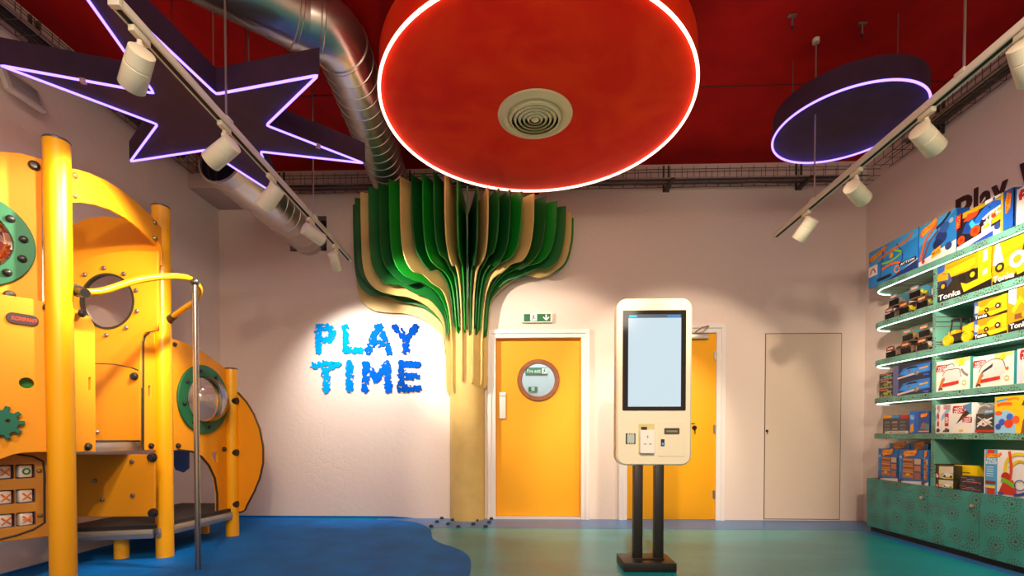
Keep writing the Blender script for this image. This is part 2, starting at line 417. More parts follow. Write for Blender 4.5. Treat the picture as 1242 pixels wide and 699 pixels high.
# ------------------------------------------------------------------ exit sign above door 1
a = bx(633.5, 392); b = bx(669.5, 380.5)
t = thing('exit_sign', 'green exit sign with running figure and arrow above the yellow door', 'sign', ((a[0] + b[0]) / 2, D, a[1]))
MB().prism(rrect(a[0], a[1], b[0], b[1], .012), .035, M('#D9D6CE', .3), BACK, z0=0, bev=.004).build('housing', t)
mb = MB(); w_, h_ = b[0] - a[0], b[1] - a[1]
mb.prism(rrect(a[0] + .018, a[1] + .008, b[0] - .018, b[1] - .012, .004), .004, M('#0A6A34', .6), BACK, z0=.035)
running_man(mb, BACK, a[0] + w_ * .38, a[1] + h_ * .5, h_ * .72, M('#0A6A34', .6), .0397)
ax, az = a[0] + w_ * .8, a[1] + h_ * .5
mb.flat([(ax - .008, az + .032), (ax + .008, az + .032), (ax + .008, az - .012), (ax - .008, az - .012)], SIGNW, BACK, .0397)
mb.flat([(ax, az - .036), (ax + .034, az - .004), (ax + .034, az + .012), (ax, az - .018), (ax - .034, az + .012), (ax - .034, az - .004)], SIGNW, BACK, .0398)
mb.build('sign_face', t)

# ------------------------------------------------------------------ PLAY TIME lettering of coral-like blue pieces
STROKES = {
 'P': [((.22, .08), (.22, .92)), ((.22, .9), (.6, .9)), ((.6, .9), (.78, .7)), ((.78, .7), (.6, .46)), ((.6, .46), (.25, .46))],
 'L': [((.24, .1), (.24, .92)), ((.24, .1), (.85, .1))],
 'A': [((.12, .06), (.46, .92)), ((.54, .92), (.88, .06)), ((.28, .34), (.72, .34))],
 'Y': [((.1, .92), (.5, .5)), ((.9, .92), (.5, .5)), ((.5, .5), (.5, .06))],
 'T': [((.08, .88), (.92, .88)), ((.5, .88), (.5, .06))],
 'I': [((.5, .06), (.5, .94))],
 'M': [((.16, .06), (.2, .92)), ((.2, .92), (.5, .4)), ((.5, .4), (.8, .92)), ((.8, .92), (.84, .06))],
 'E': [((.2, .08), (.2, .92)), ((.2, .9), (.85, .9)), ((.2, .5), (.8, .5)), ((.2, .1), (.88, .1))]}
def segd(p, a, b):
    ax, ay = a; bx_, by = b; dx, dy = bx_ - ax, by - ay
    t = max(0, min(1, ((p[0] - ax) * dx + (p[1] - ay) * dy) / (dx * dx + dy * dy)))
    return math.hypot(p[0] - ax - t * dx, p[1] - ay - t * dy)
def wall_letter(ch, px0, px1, py0, py1, col, label, seed):
    x0, z0 = bx(px0, py1); x1, z1 = bx(px1, py0); W, H = x1 - x0, z1 - z0
    n = 46; nx = max(12, int(n * W / H)); g = {}
    asp = W / H
    for i in range(-3, nx + 4):
        for j in range(-3, n + 4):
            u, v = i / nx, j / n
            dd = min(segd((u * asp, v), (a[0] * asp, a[1]), (b[0] * asp, b[1])) for a, b in STROKES[ch])
            nz = noise.noise(Vector((u * asp * 11, v * 11, seed * 7.3))) * .085 + noise.noise(Vector((u * asp * 23, v * 23, seed * 3.1 + 9))) * .06
            hole = noise.noise(Vector((u * asp * 9, v * 9, seed * 5 + 40)))
            f = .118 - dd + nz * .8
            if hole > .30: f -= (hole - .30) * 1.1
            g[i, j] = f
    bm = bmesh.new(); vc = {}
    def vert(p):
        k = (round(p[0], 5), round(p[1], 5))
        if k not in vc: vc[k] = bm.verts.new((x0 + p[0] * W, D - .004, z0 + p[1] * H))
        return vc[k]
    for i in range(-3, nx + 3):
        for j in range(-3, n + 3):
            cs = [(i, j), (i + 1, j), (i + 1, j + 1), (i, j + 1)]; out = []
            for k in range(4):
                a, b = cs[k], cs[(k + 1) % 4]; fa, fb = g[a], g[b]
                if fa > 0: out.append((a[0] / nx, a[1] / n))
                if (fa > 0) != (fb > 0):
                    t = fa / (fa - fb); out.append(((a[0] + (b[0] - a[0]) * t) / nx, (a[1] + (b[1] - a[1]) * t) / n))
            if len(out) >= 3:
                vs = []
                for p in out:
                    v = vert(p)
                    if v not in vs: vs.append(v)
                if len(vs) >= 3:
                    try: bm.faces.new(vs)
                    except ValueError: pass
    r = bmesh.ops.extrude_face_region(bm, geom=bm.faces[:])
    bmesh.ops.translate(bm, verts=[q for q in r['geom'] if isinstance(q, bmesh.types.BMVert)], vec=(0, -.012, 0))
    mb = MB(); mb.bm.free(); mb.bm = bm; mb.mi(M(col, .9)); mb.mats[0].node_tree.nodes['Principled BSDF'].inputs['Specular IOR Level'].default_value = .05
    tag(mb.build('wall_letter', smooth=0), label, 'letter', 'blue coral-textured letters on the back wall')
for i, (ch, a, b, c0, c1, col, lab) in enumerate([
    ('P', 380, 412, 394, 429, '#0096F0', 'pale blue letter P of the word PLAY on the wall'), ('L', 413, 442, 394, 429, '#008AEC', 'blue letter L of the word PLAY on the wall'),
    ('A', 443, 476, 394, 429, '#0058CC', 'blue letter A of the word PLAY on the wall'), ('Y', 477, 508, 394, 429, '#003C94', 'dark blue letter Y of the word PLAY on the wall'),
    ('T', 379, 413, 439, 475, '#0098F2', 'pale blue letter T of the word TIME on the wall'), ('I', 413, 436, 439, 475, '#007EE6', 'blue letter I of the word TIME on the wall'),
    ('M', 436, 478, 439, 475, '#005CD0', 'blue letter M of the word TIME on the wall'), ('E', 481, 511, 439, 475, '#0046A4', 'dark blue letter E of the word TIME on the wall')]):
    wall_letter(ch, a, b, c0, c1, col, lab, i + 1)
# ------------------------------------------------------------------ the paper-cut tree
BEIGE = M('#D9BA70', .5, var=.08, vscale=6)
LEAFG = [M('#0C8A1E', .45), M('#0A6B26', .45), M('#075A1E', .45)]
TC = atY(566.5, 600, D - .05); TX = TC.x
t = thing('cut_out_tree', 'decorative tree with a beige column trunk and green and beige fins', 'tree', (TX, D, 0))
tr = atY(587, 560, D - .12).x - TX
MB().lathe([(0, 0), (tr, 0), (tr, 2.45), (0, 2.45)], BEIGE, frame((TX, D - .002, 0), (1, 0, 0), (0, 1, 0)), 28, PI, 2 * PI).build('trunk', t)
for px, py in ((583, 492), (583, 517), (547, 516)):
    MB().ball(atY(px, py, D - .06), .011, M('#1e1a16', .5), seg=8).build('bolt_head', t)
NF = 25
for i in range(NF):
    ph = PI * (1 - (i + .2) / (NF - .6))            # from the left along the wall to the right
    cx_, sy_ = math.cos(ph), math.sin(ph)
    left = cx_ < 0
    a_ = 1.27 if left else 1.2
    Rr = 1 / math.sqrt((cx_ / a_) ** 2 + (sy_ / (.84 if left else .76)) ** 2)
    beige = i in (0, 3, 7, 11, 15, 19, 23)
    w = (i * 37 % 11) / 11
    zt = 3.5 if left else 3.5 - .11 * min(1, cx_ * 8)
    zc = 2.74 - (.30 * max(0, -cx_) ** 1.5) + (0 if beige else .06 * w)
    zc += (-.075, .02, .035)[i] if i < 3 else 0
    wv = .035 * math.sin(i * 2.1)
    prof = [(Rr, zt), (Rr * .998, 3.2), (Rr * .985, zc + .30), (Rr * .94, zc + .12), (Rr * .84, zc + .02), (Rr * .70, zc - .01 + wv), (Rr * .56, zc - .02 - wv * .7), (max(.36, Rr * .40), zc - .09), (.29, zc - .26), (.255, zc - .48)]
    prof = [tuple(p.xy) for p in catmull([(*p, 0) for p in prof], 5)]
    zb = 1.42 + .13 * ((i * 5) % 7) / 6
    if beige: prof += [(.24, 1.95), (.238, zb + .1), (.23, zb + .03), (.21, zb), (.18, zb + .02), (.17, 2.3), (.15, 3.0), (.15, zt)]
    else: prof += [(.246, 2.16 + .1 * w), (.235, 2.08 + .1 * w), (.19, 2.05 + .1 * w), (.17, 2.5), (.15, 3.0), (.15, zt)]
    fr = frame((TX, D - .012, 0), (cx_, -sy_, 0), (0, 0, 1))
    m = BEIGE if beige else LEAFG[(i * 7) % 3]
    o = MB().prism(prof, .016, m, fr, bev=.002).build('leaf_fin', t)
    o['label'] = 'beige fin' if beige else 'green fin'
# dark rubber domes on the floor around the trunk
for px, py in ((523, 639.5), (530, 634), (536, 629.6), (543.6, 636.6), (549, 632), (556, 640), (574, 637), (578, 632.2), (589, 640), (593, 634.6), (596, 630.4)):
    p = atZ(px, py, 0); y = min(p.y, D - .03)
    tag(MB().lathe([(.023, .0), (.022, .012), (.015, .022), (0, .026)], M('#0c1322', .4), Matrix.Translation((p.x, y, .002)), 16).build('floor_stud'), 'small black dome stud on the floor around the tree trunk', 'stud', 'dome studs around the tree trunk')

# ------------------------------------------------------------------ red round ceiling feature
def glow(name, col, s):
    return M(col, .4, emit=s)
def led_path(pts, r, m, closed=True):
    P = [Vector(p) for p in pts]; n = len(P); mb = MB(); k = 8; rings = []
    for i, p in enumerate(P):
        tt = (P[(i + 1) % n] - P[i - 1]).normalized(); u = tt.cross(Vector((0, 0, 1))).normalized()
        rings.append([p + (u * math.cos(2 * PI * j / k) + Vector((0, 0, 1)) * math.sin(2 * PI * j / k)) * r for j in range(k)])
    rings.append(rings[0]); mb.ring_loft(rings, m, caps=False)
    bmesh.ops.remove_doubles(mb.bm, verts=mb.bm.verts[:], dist=1e-5)
    return mb
RZ = CAMZ + 2.45
near, far = atZ(650, -38, RZ), atZ(650, 231, RZ)
rc = Vector((atZ(650, 140, RZ).x, (near.y + far.y) / 2, RZ)); 
lft, rgt = None, None
RR = (far.y - near.y) / 2
t = thing('ceiling_disc', 'large red round ceiling feature with a glowing white rim', 'ceiling light', (rc.x, rc.y, RZ))
MB().lathe([(0, .0), (RR - .012, 0), (RR, .008), (RR, .22), (0, .22)], REDDISC, Matrix.Translation(rc), 96).build('disc_body', t)
led_path([rc + Vector((math.cos(2 * PI * i / 120) * RR, math.sin(2 * PI * i / 120) * RR, -.006)) for i in range(120)], .011, M('#FFB8A0', .4, emit=4.5, base='#553333')).build('led_strip', t)
MB().lathe([(0, .22), (RR - .12, .22), (RR - .12, ZC - RZ), (0, ZC - RZ)], M('#8C120C', .6), Matrix.Translation(rc), 64).build('mounting_drum', t)
vc = atZ(649, 139.5, RZ); vr = (atZ(649, 171, RZ).y - atZ(649, 112, RZ).y) / 2
CREAM = M('#DDD8A8', .4)
v = MB().lathe([(vr, 0), (vr - .004, -.012), (vr - .05, -.03), (vr - .075, -.02), (vr - .085, 0)], CREAM, Matrix.Translation((vc.x, vc.y, RZ - .001)), 48).build('air_vent', t)
MB().lathe([(0, -.002), (vr - .08, -.002)], M('#14120c', .8), Matrix.Translation((vc.x, vc.y, RZ - .001)), 40).build('vent_throat', v)
rr = vr - .095; k = 0
while rr > .045:
    MB().lathe([(rr + .016, -.006), (rr + .004, -.034), (rr - .014, -.042), (rr - .004, -.03), (rr + .012, -.006)], CREAM, Matrix.Translation((vc.x, vc.y, RZ - .001)), 40).build('vent_ring', v)
    rr -= .034
MB().lathe([(0, -.04), (.03, -.038), (.036, -.024), (.03, -.006)], CREAM, Matrix.Translation((vc.x, vc.y, RZ - .001)), 24).build('vent_ring', v)

# ------------------------------------------------------------------ purple disc pendant
PURP = M('#361A38', .8, var=.25, vscale=5)
LEDP = M('#7860FF', .4, emit=4.6, base='#333344')
PZ = CAMZ + 2.45
pn, pf = atZ(1075, 97, PZ), atZ(985, 197, PZ)
l_, r_ = atZ(936, 168, PZ), atZ(1135, 112, PZ)
# circle through the rim points: least squares centre
rimpx = [(936, 168), (947, 190), (985, 197), (1030, 190), (1075, 170), (1110, 147), (1133, 118), (1125, 101), (1090, 96), (1040, 104), (990, 122), (950, 148)]
def fit_circle(ps):
    S = [[0.0] * 4 for _ in range(3)]
    for p in ps:
        row = (p.x, p.y, 1.0); b = p.x * p.x + p.y * p.y
        for i in range(3):
            for j in range(3): S[i][j] += row[i] * row[j]
            S[i][3] += row[i] * b
    A = Matrix([r[:3] for r in S]); bb = Vector([r[3] for r in S]); s = A.inverted() @ bb
    cx, cy = s[0] / 2, s[1] / 2
    return cx, cy, math.sqrt(s[2] + cx * cx + cy * cy)
pcx, pcy, PR = fit_circle([atZ(x, y, PZ) for x, y in rimpx])
pcn = Vector((pcx, pcy, PZ))
t = thing('ceiling_pendant', 'dark purple round ceiling pendant with a violet glowing rim', 'ceiling light', pcn)
MB().lathe([(0, 0), (PR - .008, 0), (PR, .006), (PR, .17), (0, .17)], PURP, Matrix.Translation(pcn), 72).build('disc_body', t)
led_path([pcn + Vector((math.cos(2 * PI * i / 90) * PR, math.sin(2 * PI * i / 90) * PR, -.005)) for i in range(90)], .008, LEDP).build('led_strip', t)
CABLE = M('#6a4a44', .5)
for ang in (50, 170, 290):
    p = pcn + Vector((math.cos(R(ang)) * PR * .75, math.sin(R(ang)) * PR * .75, .165))
    MB().tube([p, Vector((p.x, p.y, ZC))], .004, CABLE, 6).build('suspension_cable', t)
# ------------------------------------------------------------------ star pendant
SZ = CAMZ + 2.05
spx = [(0, 78), (187, 112), (108, -2), (262, 113), (386, 90), (323, 151), (441, 197), (316, 183), (337, 237), (250, 181), (158, 195), (191, 150)]
SP = [atZ(x, y, SZ) for x, y in spx]
SP[2] = SP[1] + (atZ(115, 10, SZ) - SP[1]).normalized() * 1.0
ctr = sum(SP, Vector()) / 12
t = thing('ceiling_pendant', 'purple six-pointed star pendant outlined in violet light', 'ceiling light', (ctr.x, ctr.y, SZ))
MB().prism([(p.x, p.y) for p in SP], .15, PURP, Matrix.Translation((0, 0, SZ)), z0=0, bev=.003).build('star_body', t)
path = []
for i, p in enumerate(SP):
    a, b = SP[i - 1], SP[(i + 1) % 12]
    for tt in (.03,): path.append(p.lerp(a, tt))
    path.append(p + (a - p).normalized() * .004 + (b - p).normalized() * .004)
    path.append(p.lerp(b, .03))
led_path([q + Vector((0, 0, -.006)) for q in path], .007, LEDP).build('led_strip', t)
for q in (SP[3], SP[5], SP[7], SP[11]):
    p = q.lerp(ctr, .3)
    MB().tube([(p.x, p.y, SZ + .145), (p.x, p.y, ZC)], .004, CABLE, 6).build('suspension_cable', t)
for i, f in ((0, .52), (5, .5)):
    p = SP[i].lerp(SP[i + 1], f); d = (SP[i + 1] - SP[i]).normalized()
    MB().box((-.014, -.013, -.022), (.014, .013, .002), M('#B99AA8', .4), .002, frame(p, d, Vector((0, 0, 1)).cross(d))).build('led_clip', t)

# ------------------------------------------------------------------ ventilation ducts
GALV = M('#D0CCC4', .3, .95, var=.06, vscale=3)
def duct(path, r, seams, name, label, band=(), seamr=.006):
    o = MB().tube(path, r, GALV, 40)
    root = thing(name, label, 'duct', path[0])
    o.build('duct_tube', root)
    # spiral seams and joint bands along the path
    L = [0]
    for a, b in zip(path, path[1:]): L.append(L[-1] + (b - a).length)
    def at(s):
        for i in range(len(path) - 1):
            if L[i + 1] >= s:
                f = (s - L[i]) / (L[i + 1] - L[i]); return path[i].lerp(path[i + 1], f), (path[i + 1] - path[i]).normalized()
        return path[-1], (path[-1] - path[-2]).normalized()
    mb = MB(); s = seams[0]
    def ringmesh(mb, s, w, h, tilt=.0):
        p, d = at(s); up = Vector((0, 0, 1)) if abs(d.z) < .9 else Vector((1, 0, 0)); d = (d + up * tilt).normalized()
        u = d.cross(up).normalized(); v = d.cross(u)
        m = Matrix((u, v, d)).transposed().to_4x4(); m.translation = p
        mb.lathe([(r - .004, -w), (r + h, -w * .5), (r + h, w * .5), (r - .004, w)], GALV, m, 40)
    while s < seams[1]:
        ringmesh(mb, s, .006, .004, .12); s += seams[2]
    mb.build('spiral_seam', root)
    for s in band:
        mb = MB(); ringmesh(mb, s, .018, .008); mb.build('joint_band', root)
    return root
DZ = CAMZ + 2.78
p0, p1, p2 = atZ(463, 190, DZ), atZ(424, 80, DZ), atZ(401, 42, DZ)
ax1 = (p0 - p1).normalized(); endp = p1 + ax1 * ((D - .29 - p1.y) / ax1.y)

far_l = p2 + (atZ(300, -12, DZ) - p2).normalized() * 1.5
elb = catmull([p1 + (p1 - p0).normalized() * .02, p2 + Vector((.02, 0, 0)), p2 + (far_l - p2) * .12], 5)
dr_ = .195
path = [far_l, *[e for e in elb[::-1]], p0, endp]
seg1 = (far_l - elb[-1]).length
tot = sum((b - a).length for a, b in zip(path, path[1:]))
duct(path, dr_, (seg1 + .30, tot, .125), 'ventilation_duct', 'large silver spiral duct bending across the ceiling towards the tree', (seg1 - .06, seg1 + .1, seg1 + .3))
w0 = atY(375, 288, D)
e0 = Vector((w0.x, D + .1, w0.z)); e1 = Vector((w0.x - .0, 4.5, w0.z)); e2 = Vector((w0.x - .02, 4.25, w0.z + .01)); e3 = Vector((w0.x - .06, 4.02, w0.z + .04))
root = thing('ventilation_duct', 'short open-ended silver duct coming out of the back wall below the star', 'duct', e1)
dpath = catmull([e0, e1, e2, e3], 6)
MB().tube(dpath, .205, GALV, 40, caps=False).build('duct_tube', root)
MB().tube([p + Vector((0, .004, 0)) for p in dpath], .198, M('#3a3440', .5, .5), 40, caps=False).build('duct_inner_shade', root)  # dark inner tube: shade inside the open mouth put into its colour
def duct_ring(p, d, r, w, h, mat):
    u = d.cross(Vector((0, 0, 1))).normalized(); v = d.cross(u); m = Matrix((u, v, d)).transposed().to_4x4(); m.translation = p
    return MB().lathe([(r - .006, -w), (r + h, -w * .5), (r + h, w * .5), (r - .006, w)], mat, m, 40)
dd = (e3 - e2).normalized()
duct_ring(e3, dd, .205, .014, .012, GALV).build('mouth_ring', root)
for f in (.2, .42, .64, .86): duct_ring(e3.lerp(e1, f), (e1 - e3).normalized(), .205, .012, .009, GALV).build('joint_band', root)
mb = MB()
for f in (.12, .3, .48, .66, .84): 
    p = e3.lerp(e1, f); q = duct_ring(p, dd, .19, .008, .003, M('#5a5266', .4, .6)); q.build('inner_rib', root)
mb.bm.free()
for k in range(7): duct_ring(Vector((w0.x, 4.62 + .13 * k, w0.z)), Vector((0, 1, .1)).normalized(), .205, .006, .004, GALV).build('spiral_seam', root)

# ------------------------------------------------------------------ wire cable trays with cables
WIRE = M('#5d504c', .45, .6)
BRK = M('#4a4038', .5, .4)
def tray(name, label, o, d, n_, L, nb):
    """o start point at the wall, d along, n_ away from the wall"""
    root = thing(name, label, 'cable tray', o)
    d = Vector(d); n_ = Vector(n_); z = Vector((0, 0, 1)); mb = MB()
    o = Vector(o)
    offs = [(.05, .2), (.05, .1), (.05, 0), (.14, 0), (.23, 0), (.23, .07)]
    for a, b in offs: mb.tube([o + n_ * a + z * b, o + n_ * a + z * b + d * L], .0035, WIRE, 5)
    k = .06
    while k < L:
        q = o + d * k
        mb.tube([q + n_ * .05 + z * .23, q + n_ * .05, q + n_ * .23, q + n_ * .23 + z * .09], .003, WIRE, 5); k += .13
    mb.build('wire_basket', root)
    for i in range(nb):
        q = o + d * (L * (i + .5) / nb)
        m = frame(q, d, n_)
        sgn = 1 if (m.to_3x3() @ Vector((0, 0, 1))).z > 0 else -1
        bb = MB().box((-.02, 0, -.03 * sgn), (.02, .27, -.005 * sgn), BRK, 0, m).box((-.035, 0, -.03 * sgn), (-.02, .02, .26 * sgn), BRK, 0, m).box((.02, 0, -.03 * sgn), (.035, .02, .26 * sgn), BRK, 0, m)
        bb.build('tray_bracket', root)
    return root
TZ = CAMZ + 2.74
x0 = XL + .02
tray('cable_tray', 'wire cable tray along the top of the back wall', (x0, D, TZ), (1, 0, 0), (0, -1, 0), XR - XL - .04, 5)
tray('cable_tray', 'wire cable tray along the top of the left wall', (XL, .6, TZ), (0, 1, 0), (1, 0, 0), D - 1.0, 4)
tray('cable_tray', 'wire cable tray along the top of the right wall', (XR, .6, TZ), (0, 1, 0), (-1, 0, 0), D - 1.0, 4)
def cable(o, d, n_, L, a, b, r, col, label, seed):
    rnd = random.Random(seed); pts = []; k = 0
    while k <= L:
        pts.append(Vector(o) + Vector(d) * k + Vector(n_) * (a + rnd.uniform(-.006, .006)) + Vector((0, 0, b + rnd.uniform(0, .006)))); k += .22
    tag(MB().tube(catmull(pts, 3), r, M(col, .5), 7).build('cable'), label, 'cable', 'cables lying in the wire trays')
BL = (XL + .3, D, TZ); LL = XR - XL - .6
for a, b, r, c_, s in ((.08, .024, .013, '#5a3c3c', 1), (.122, .026, .016, '#8a7468', 2), (.165, .024, .014, '#4a2f4a', 3), (.203, .02, .01, '#b0a092', 4)):
    cable(BL, (1, 0, 0), (0, -1, 0), LL, a, b, r, c_, ('thin dull-coloured cable lying in the back wall tray'), s)
for a, b, r, c_, s in ((.085, .034, .024, '#1c1820', 5), (.145, .034, .024, '#241c24', 15), (.195, .026, .014, '#9a8a8a', 6)):
    cable((XL, .8, TZ), (0, 1, 0), (1, 0, 0), D - 1.5, a, b, r, c_, 'long cable lying in the left wall tray', s)
for a, b, r, c_, s in ((.085, .034, .022, '#3a2c26', 7), (.14, .03, .02, '#4a3a30', 17), (.19, .026, .016, '#9a8570', 8)):
    cable((XR, .8, TZ), (0, 1, 0), (-1, 0, 0), D - 1.5, a, b, r, c_, 'long cable lying in the right wall tray', s)

# ------------------------------------------------------------------ lighting tracks and their spot heads
TRW = M('#D8D2C4', .35); TRD = M('#030303', .8); SPW = M('#DDD6BE', .4)
KZ = CAMZ + 1.76
def track(label, pa, pb, rods):
    a, b = atZ(*pa, KZ), atZ(*pb, KZ); x = (a.x + b.x) / 2
    d = (b - a).normalized()
    root = thing('lighting_track', label, 'lighting track', (a.x, a.y, KZ))
    L = (b - a).length; m = frame(a, d, Vector((0, 0, 1)).cross(d))
    MB().box((0, -.022, .004), (L, .022, .042), TRW, .003, m).box((0, -.022, 0), (L, -.013, .01), TRW, 0, m).box((0, .013, 0), (L, .022, .01), TRW, 0, m).build('track_rail', root)
    MB().box((.02, -.0115, .0022), (L - .02, .0115, .0035), TRD, 0, m).build('track_slot', root)
    for s in (0, L): MB().box((s - .012, -.024, -.002), (s + .012, .024, .044), TRW, .003, m).build('end_cap', root)
    for k in rods:
        p = a + d * (L * k)
        MB().cyl((p.x, p.y, KZ + .04), (p.x, p.y, ZC), .006, M('#9a8f88', .35, .6), 8).cyl((p.x, p.y, ZC - .03), (p.x, p.y, ZC), .025, TRW, 12).build('drop_rod', root)
        MB().box((-.03, -.026, .03), (.03, .026, .05), TRW, .003, frame(p, d, Vector((0, 0, 1)).cross(d))).build('rod_clamp', root)
    return a, b, d
SPOTS = []
def spot(px, py, tr, aim, label, power=0, hang=.085, size=1.0, angle=60, blend=.6, warm=(1, .86, .7)):
    """spot head on a track; (px,py) is the middle of its body in the photograph"""
    a, b, d = tr
    # find the point along the track whose hanging body centre lies nearest the pixel ray
    best = None; r = ray(px, py).normalized()
    for i in range(400):
        q = a + (b - a) * (i / 399 * 1.08 - .04) + Vector((0, 0, -hang - .055))
        e = (q - CP).cross(r).length
        if best is None or e < best[0]: best = (e, q)
    q = best[1]; q = CP + r * ((q - CP).dot(r)); 
    jt = Vector((a.x + (b.x - a.x) * (q.y - a.y) / (b.y - a.y), q.y, KZ))
    ax = (Vector(aim) - q).normalized()
    root = thing('track_spotlight', label, 'spotlight', jt, 'white spotlights on the lighting tracks')
    m0 = frame(jt, d, Vector((0, 0, 1)).cross(d))
    MB().box((-.05, -.014, -.029), (.05, .014, -.0006), SPW, .004, m0).build('track_adapter', root)
    back = q - ax * .07 * size
    arm0 = jt + Vector((0, 0, -.034)); side = ax.cross(Vector((0, 0, 1))); side = side.normalized() if side.length > .1 else Vector((1, 0, 0))
    MB().tube(catmull([arm0, arm0 + Vector((0, 0, -.02)), (arm0 + q) / 2 + Vector((0, 0, .012)), q - ax * .03 + Vector((0, 0, .02))], 4), .011, SPW, 10).ball(arm0 + Vector((0, 0, -.025)), .018, SPW).build('swivel_arm', root)
    up = Vector((0, 0, 1)) if abs(ax.z) < .95 else Vector((0, 1, 0))
    u = ax.cross(up).normalized(); v = ax.cross(u); m = Matrix((u, v, ax)).transposed().to_4x4(); m.translation = q
    s = size
    MB().lathe([(0, -.088 * s), (.036 * s, -.088 * s), (.05 * s, -.082 * s), (.052 * s, -.02 * s), (.05 * s, -.018 * s), (.05 * s, -.015 * s), (.052 * s, -.013 * s), (.053 * s, .084 * s), (.05 * s, .088 * s), (.046 * s, .088 * s), (.044 * s, .06 * s)], SPW, m, 28).build('lamp_body', root)
    MB().lathe([(0, .066 * s), (.0445 * s, .066 * s)], M('#FFF0D8', .3, emit=14), m, 24).build('lamp_lens', root)
    if power:
        ld = bpy.data.lights.new('spot', 'SPOT'); ld.energy = power; ld.spot_size = R(angle); ld.spot_blend = blend; ld.color = warm; ld.shadow_soft_size = .035
        lo = bpy.data.objects.new('spot_lamp', ld); COL.objects.link(lo); lo.location = q + ax * .095 * s
        lo.rotation_euler = ax.to_track_quat('-Z', 'Y').to_euler()
        wm = lo.location - root.location; lo.parent = root; lo.location = wm
    return root
TL = track('left white lighting track hung under the purple star', (424, 317), (140, 8), (.31, .733))
TRK = track('right white lighting track hung beside the purple disc', (940, 289), (1262, 20), (.27, .84))
W = lambda px, py: atY(px, py, D)
spot(166, 84, TL, (-3.4, 3.3, 1.3), 'nearest spotlight on the left track, in front of the star', 55, size=1.0, angle=75)
spot(269, 185, TL, (-3.4, 3.1, 1.7), 'second nearest spotlight on the left track', 190, size=1.05, angle=70)
spot(328, 240, TL, (-3.2, 3.35, .9), 'middle spotlight of the left track, lens edge lit', 120, size=1.02, angle=55)
spot(380, 284, TL, (-.75, 5.3, 2.1), 'second farthest spotlight on the left track, tilted right', 210, size=1.0, angle=62)
spot(406, 317, TL, W(445, 462), 'farthest spotlight on the left track, pointing down the wall', 150, size=.95, angle=86, blend=.8, warm=(1, .93, .86))
spot(977, 278, TRK, (1.3, 5.4, .8), 'farthest spotlight on the right track, by the back wall', 90, size=1.0, angle=60)
spot(1040, 234, TRK, (3.8, 4.3, 2.0), 'middle spotlight on the right track, tilted to the shelves', 120, size=1.0, angle=65)
spot(1125, 169, TRK, (3.75, 3.4, 1.8), 'nearest full spotlight on the right track, tilted to the shelves', 105, size=1.0, angle=65)
spot(1246, 75, TRK, (3.5, 2.9, 1.2), 'spotlight cut off by the right edge of the photo', 100, size=1.0, angle=65)

# ------------------------------------------------------------------ small ceiling and wall fittings
for px, py, lab in ((961, 18, 'small metal hook on the red ceiling, left of the two'), (1046, 28, 'small metal hook on the red ceiling, right of the two')):
    p = atZ(px, py, ZC); mb = MB()
    mb.box((p.x - .03, p.y - .012, ZC - .012), (p.x + .03, p.y + .012, ZC), M('#8f7d74', .4, .6), .002)
    mb.tube([(p.x, p.y, ZC - .01), (p.x, p.y, ZC - .07), (p.x + .006, p.y, ZC - .09)], .006, M('#8f7d74', .4, .6), 8).ball((p.x + .004, p.y, ZC - .09), .013, M('#2a1a18', .5))
    tag(mb.build('ceiling_hook'), lab, 'hook')
p = atX(14, 99, XL)
t = thing('flood_light', 'small white wall floodlight left of the star tip', 'wall light', p)
mm = frame((XL, p.y, p.z), (0, 1, 0), (0, 0, 1))
MB().box((-.11, -.04, .0), (.11, .05, .03), M('#b9b2ae', .4), .004, mm).build('wall_bracket', t)
m2 = mm @ Matrix.Translation((0, -.06, .075)) @ Matrix.Rotation(R(-20), 4, 'X')
MB().box((-.13, -.085, -.02), (.13, .085, .02), M('#d5cfcb', .4), .012, m2).build('lamp_housing', t)
MB().box((-.10, -.06, .0195), (.10, .06, .024), M('#a8a4a4', .15), .003, m2).build('lamp_glass', t)
# small smoke detector beside the duct
p = atZ(436, 224, ZC - .45)
# ------------------------------------------------------------------ the yellow climbing frame
PY = M('#F7AE08', .33, var=.03, vscale=3)           # painted posts and rails
PO = M('#EE9A00', .62, bump=.05, bscale=200)        # panel board
PEDGE = M('#2a2410', .5)
BOLT = M('#3a3634', .35, .5)
CAP = M('#55504c', .4, .4)
ALU = M('#B5B0A6', .35, .8)
DECK = M('#2b2723', .6, bump=.2, bscale=80)
GRN = M('#0A6238', .6)
Ap = atZ(81, 733, 0); Bp = atZ(202.5, 676, 0); Cp_ = atZ(284, 650.5, 0)
PRAD = .061
fr_ = thing('climbing_frame', 'tall yellow climbing frame with posts, panels and a bubble window', 'play structure', (Bp.x - .3, Bp.y - .4, 0))
def post(p, ztop, r=PRAD):
    o = MB().lathe([(0, .004), (r, .004), (r, ztop)], PY, Matrix.Translation((p.x, p.y, 0)), 32).build('post', fr_)
    MB().lathe([(r + .001, ztop - .004), (r + .002, ztop + .004), (r - .004, ztop + .01), (0, ztop + .014)], CAP, Matrix.Translation((p.x, p.y, 0)), 32).build('post_cap', o)
zA = atY(64, 172, Ap.y).z; zB = atY(192, 252, Bp.y).z; zC = atY(280, 448, Cp_.y).z
# posts stand plumb; use the middle of each shaft
Am = atY(73, 440, Ap.y); Ap = Vector((Am.x, Am.y, 0)); Bm = atY(197.5, 450, Bp.y); Bp = Vector((Bm.x, Bm.y, 0)); Cm = atY(281, 540, Cp_.y); Cp_ = Vector((Cm.x, Cm.y, 0))
post(Ap, zA); post(Bp, zB); post(Cp_, zC, .056)
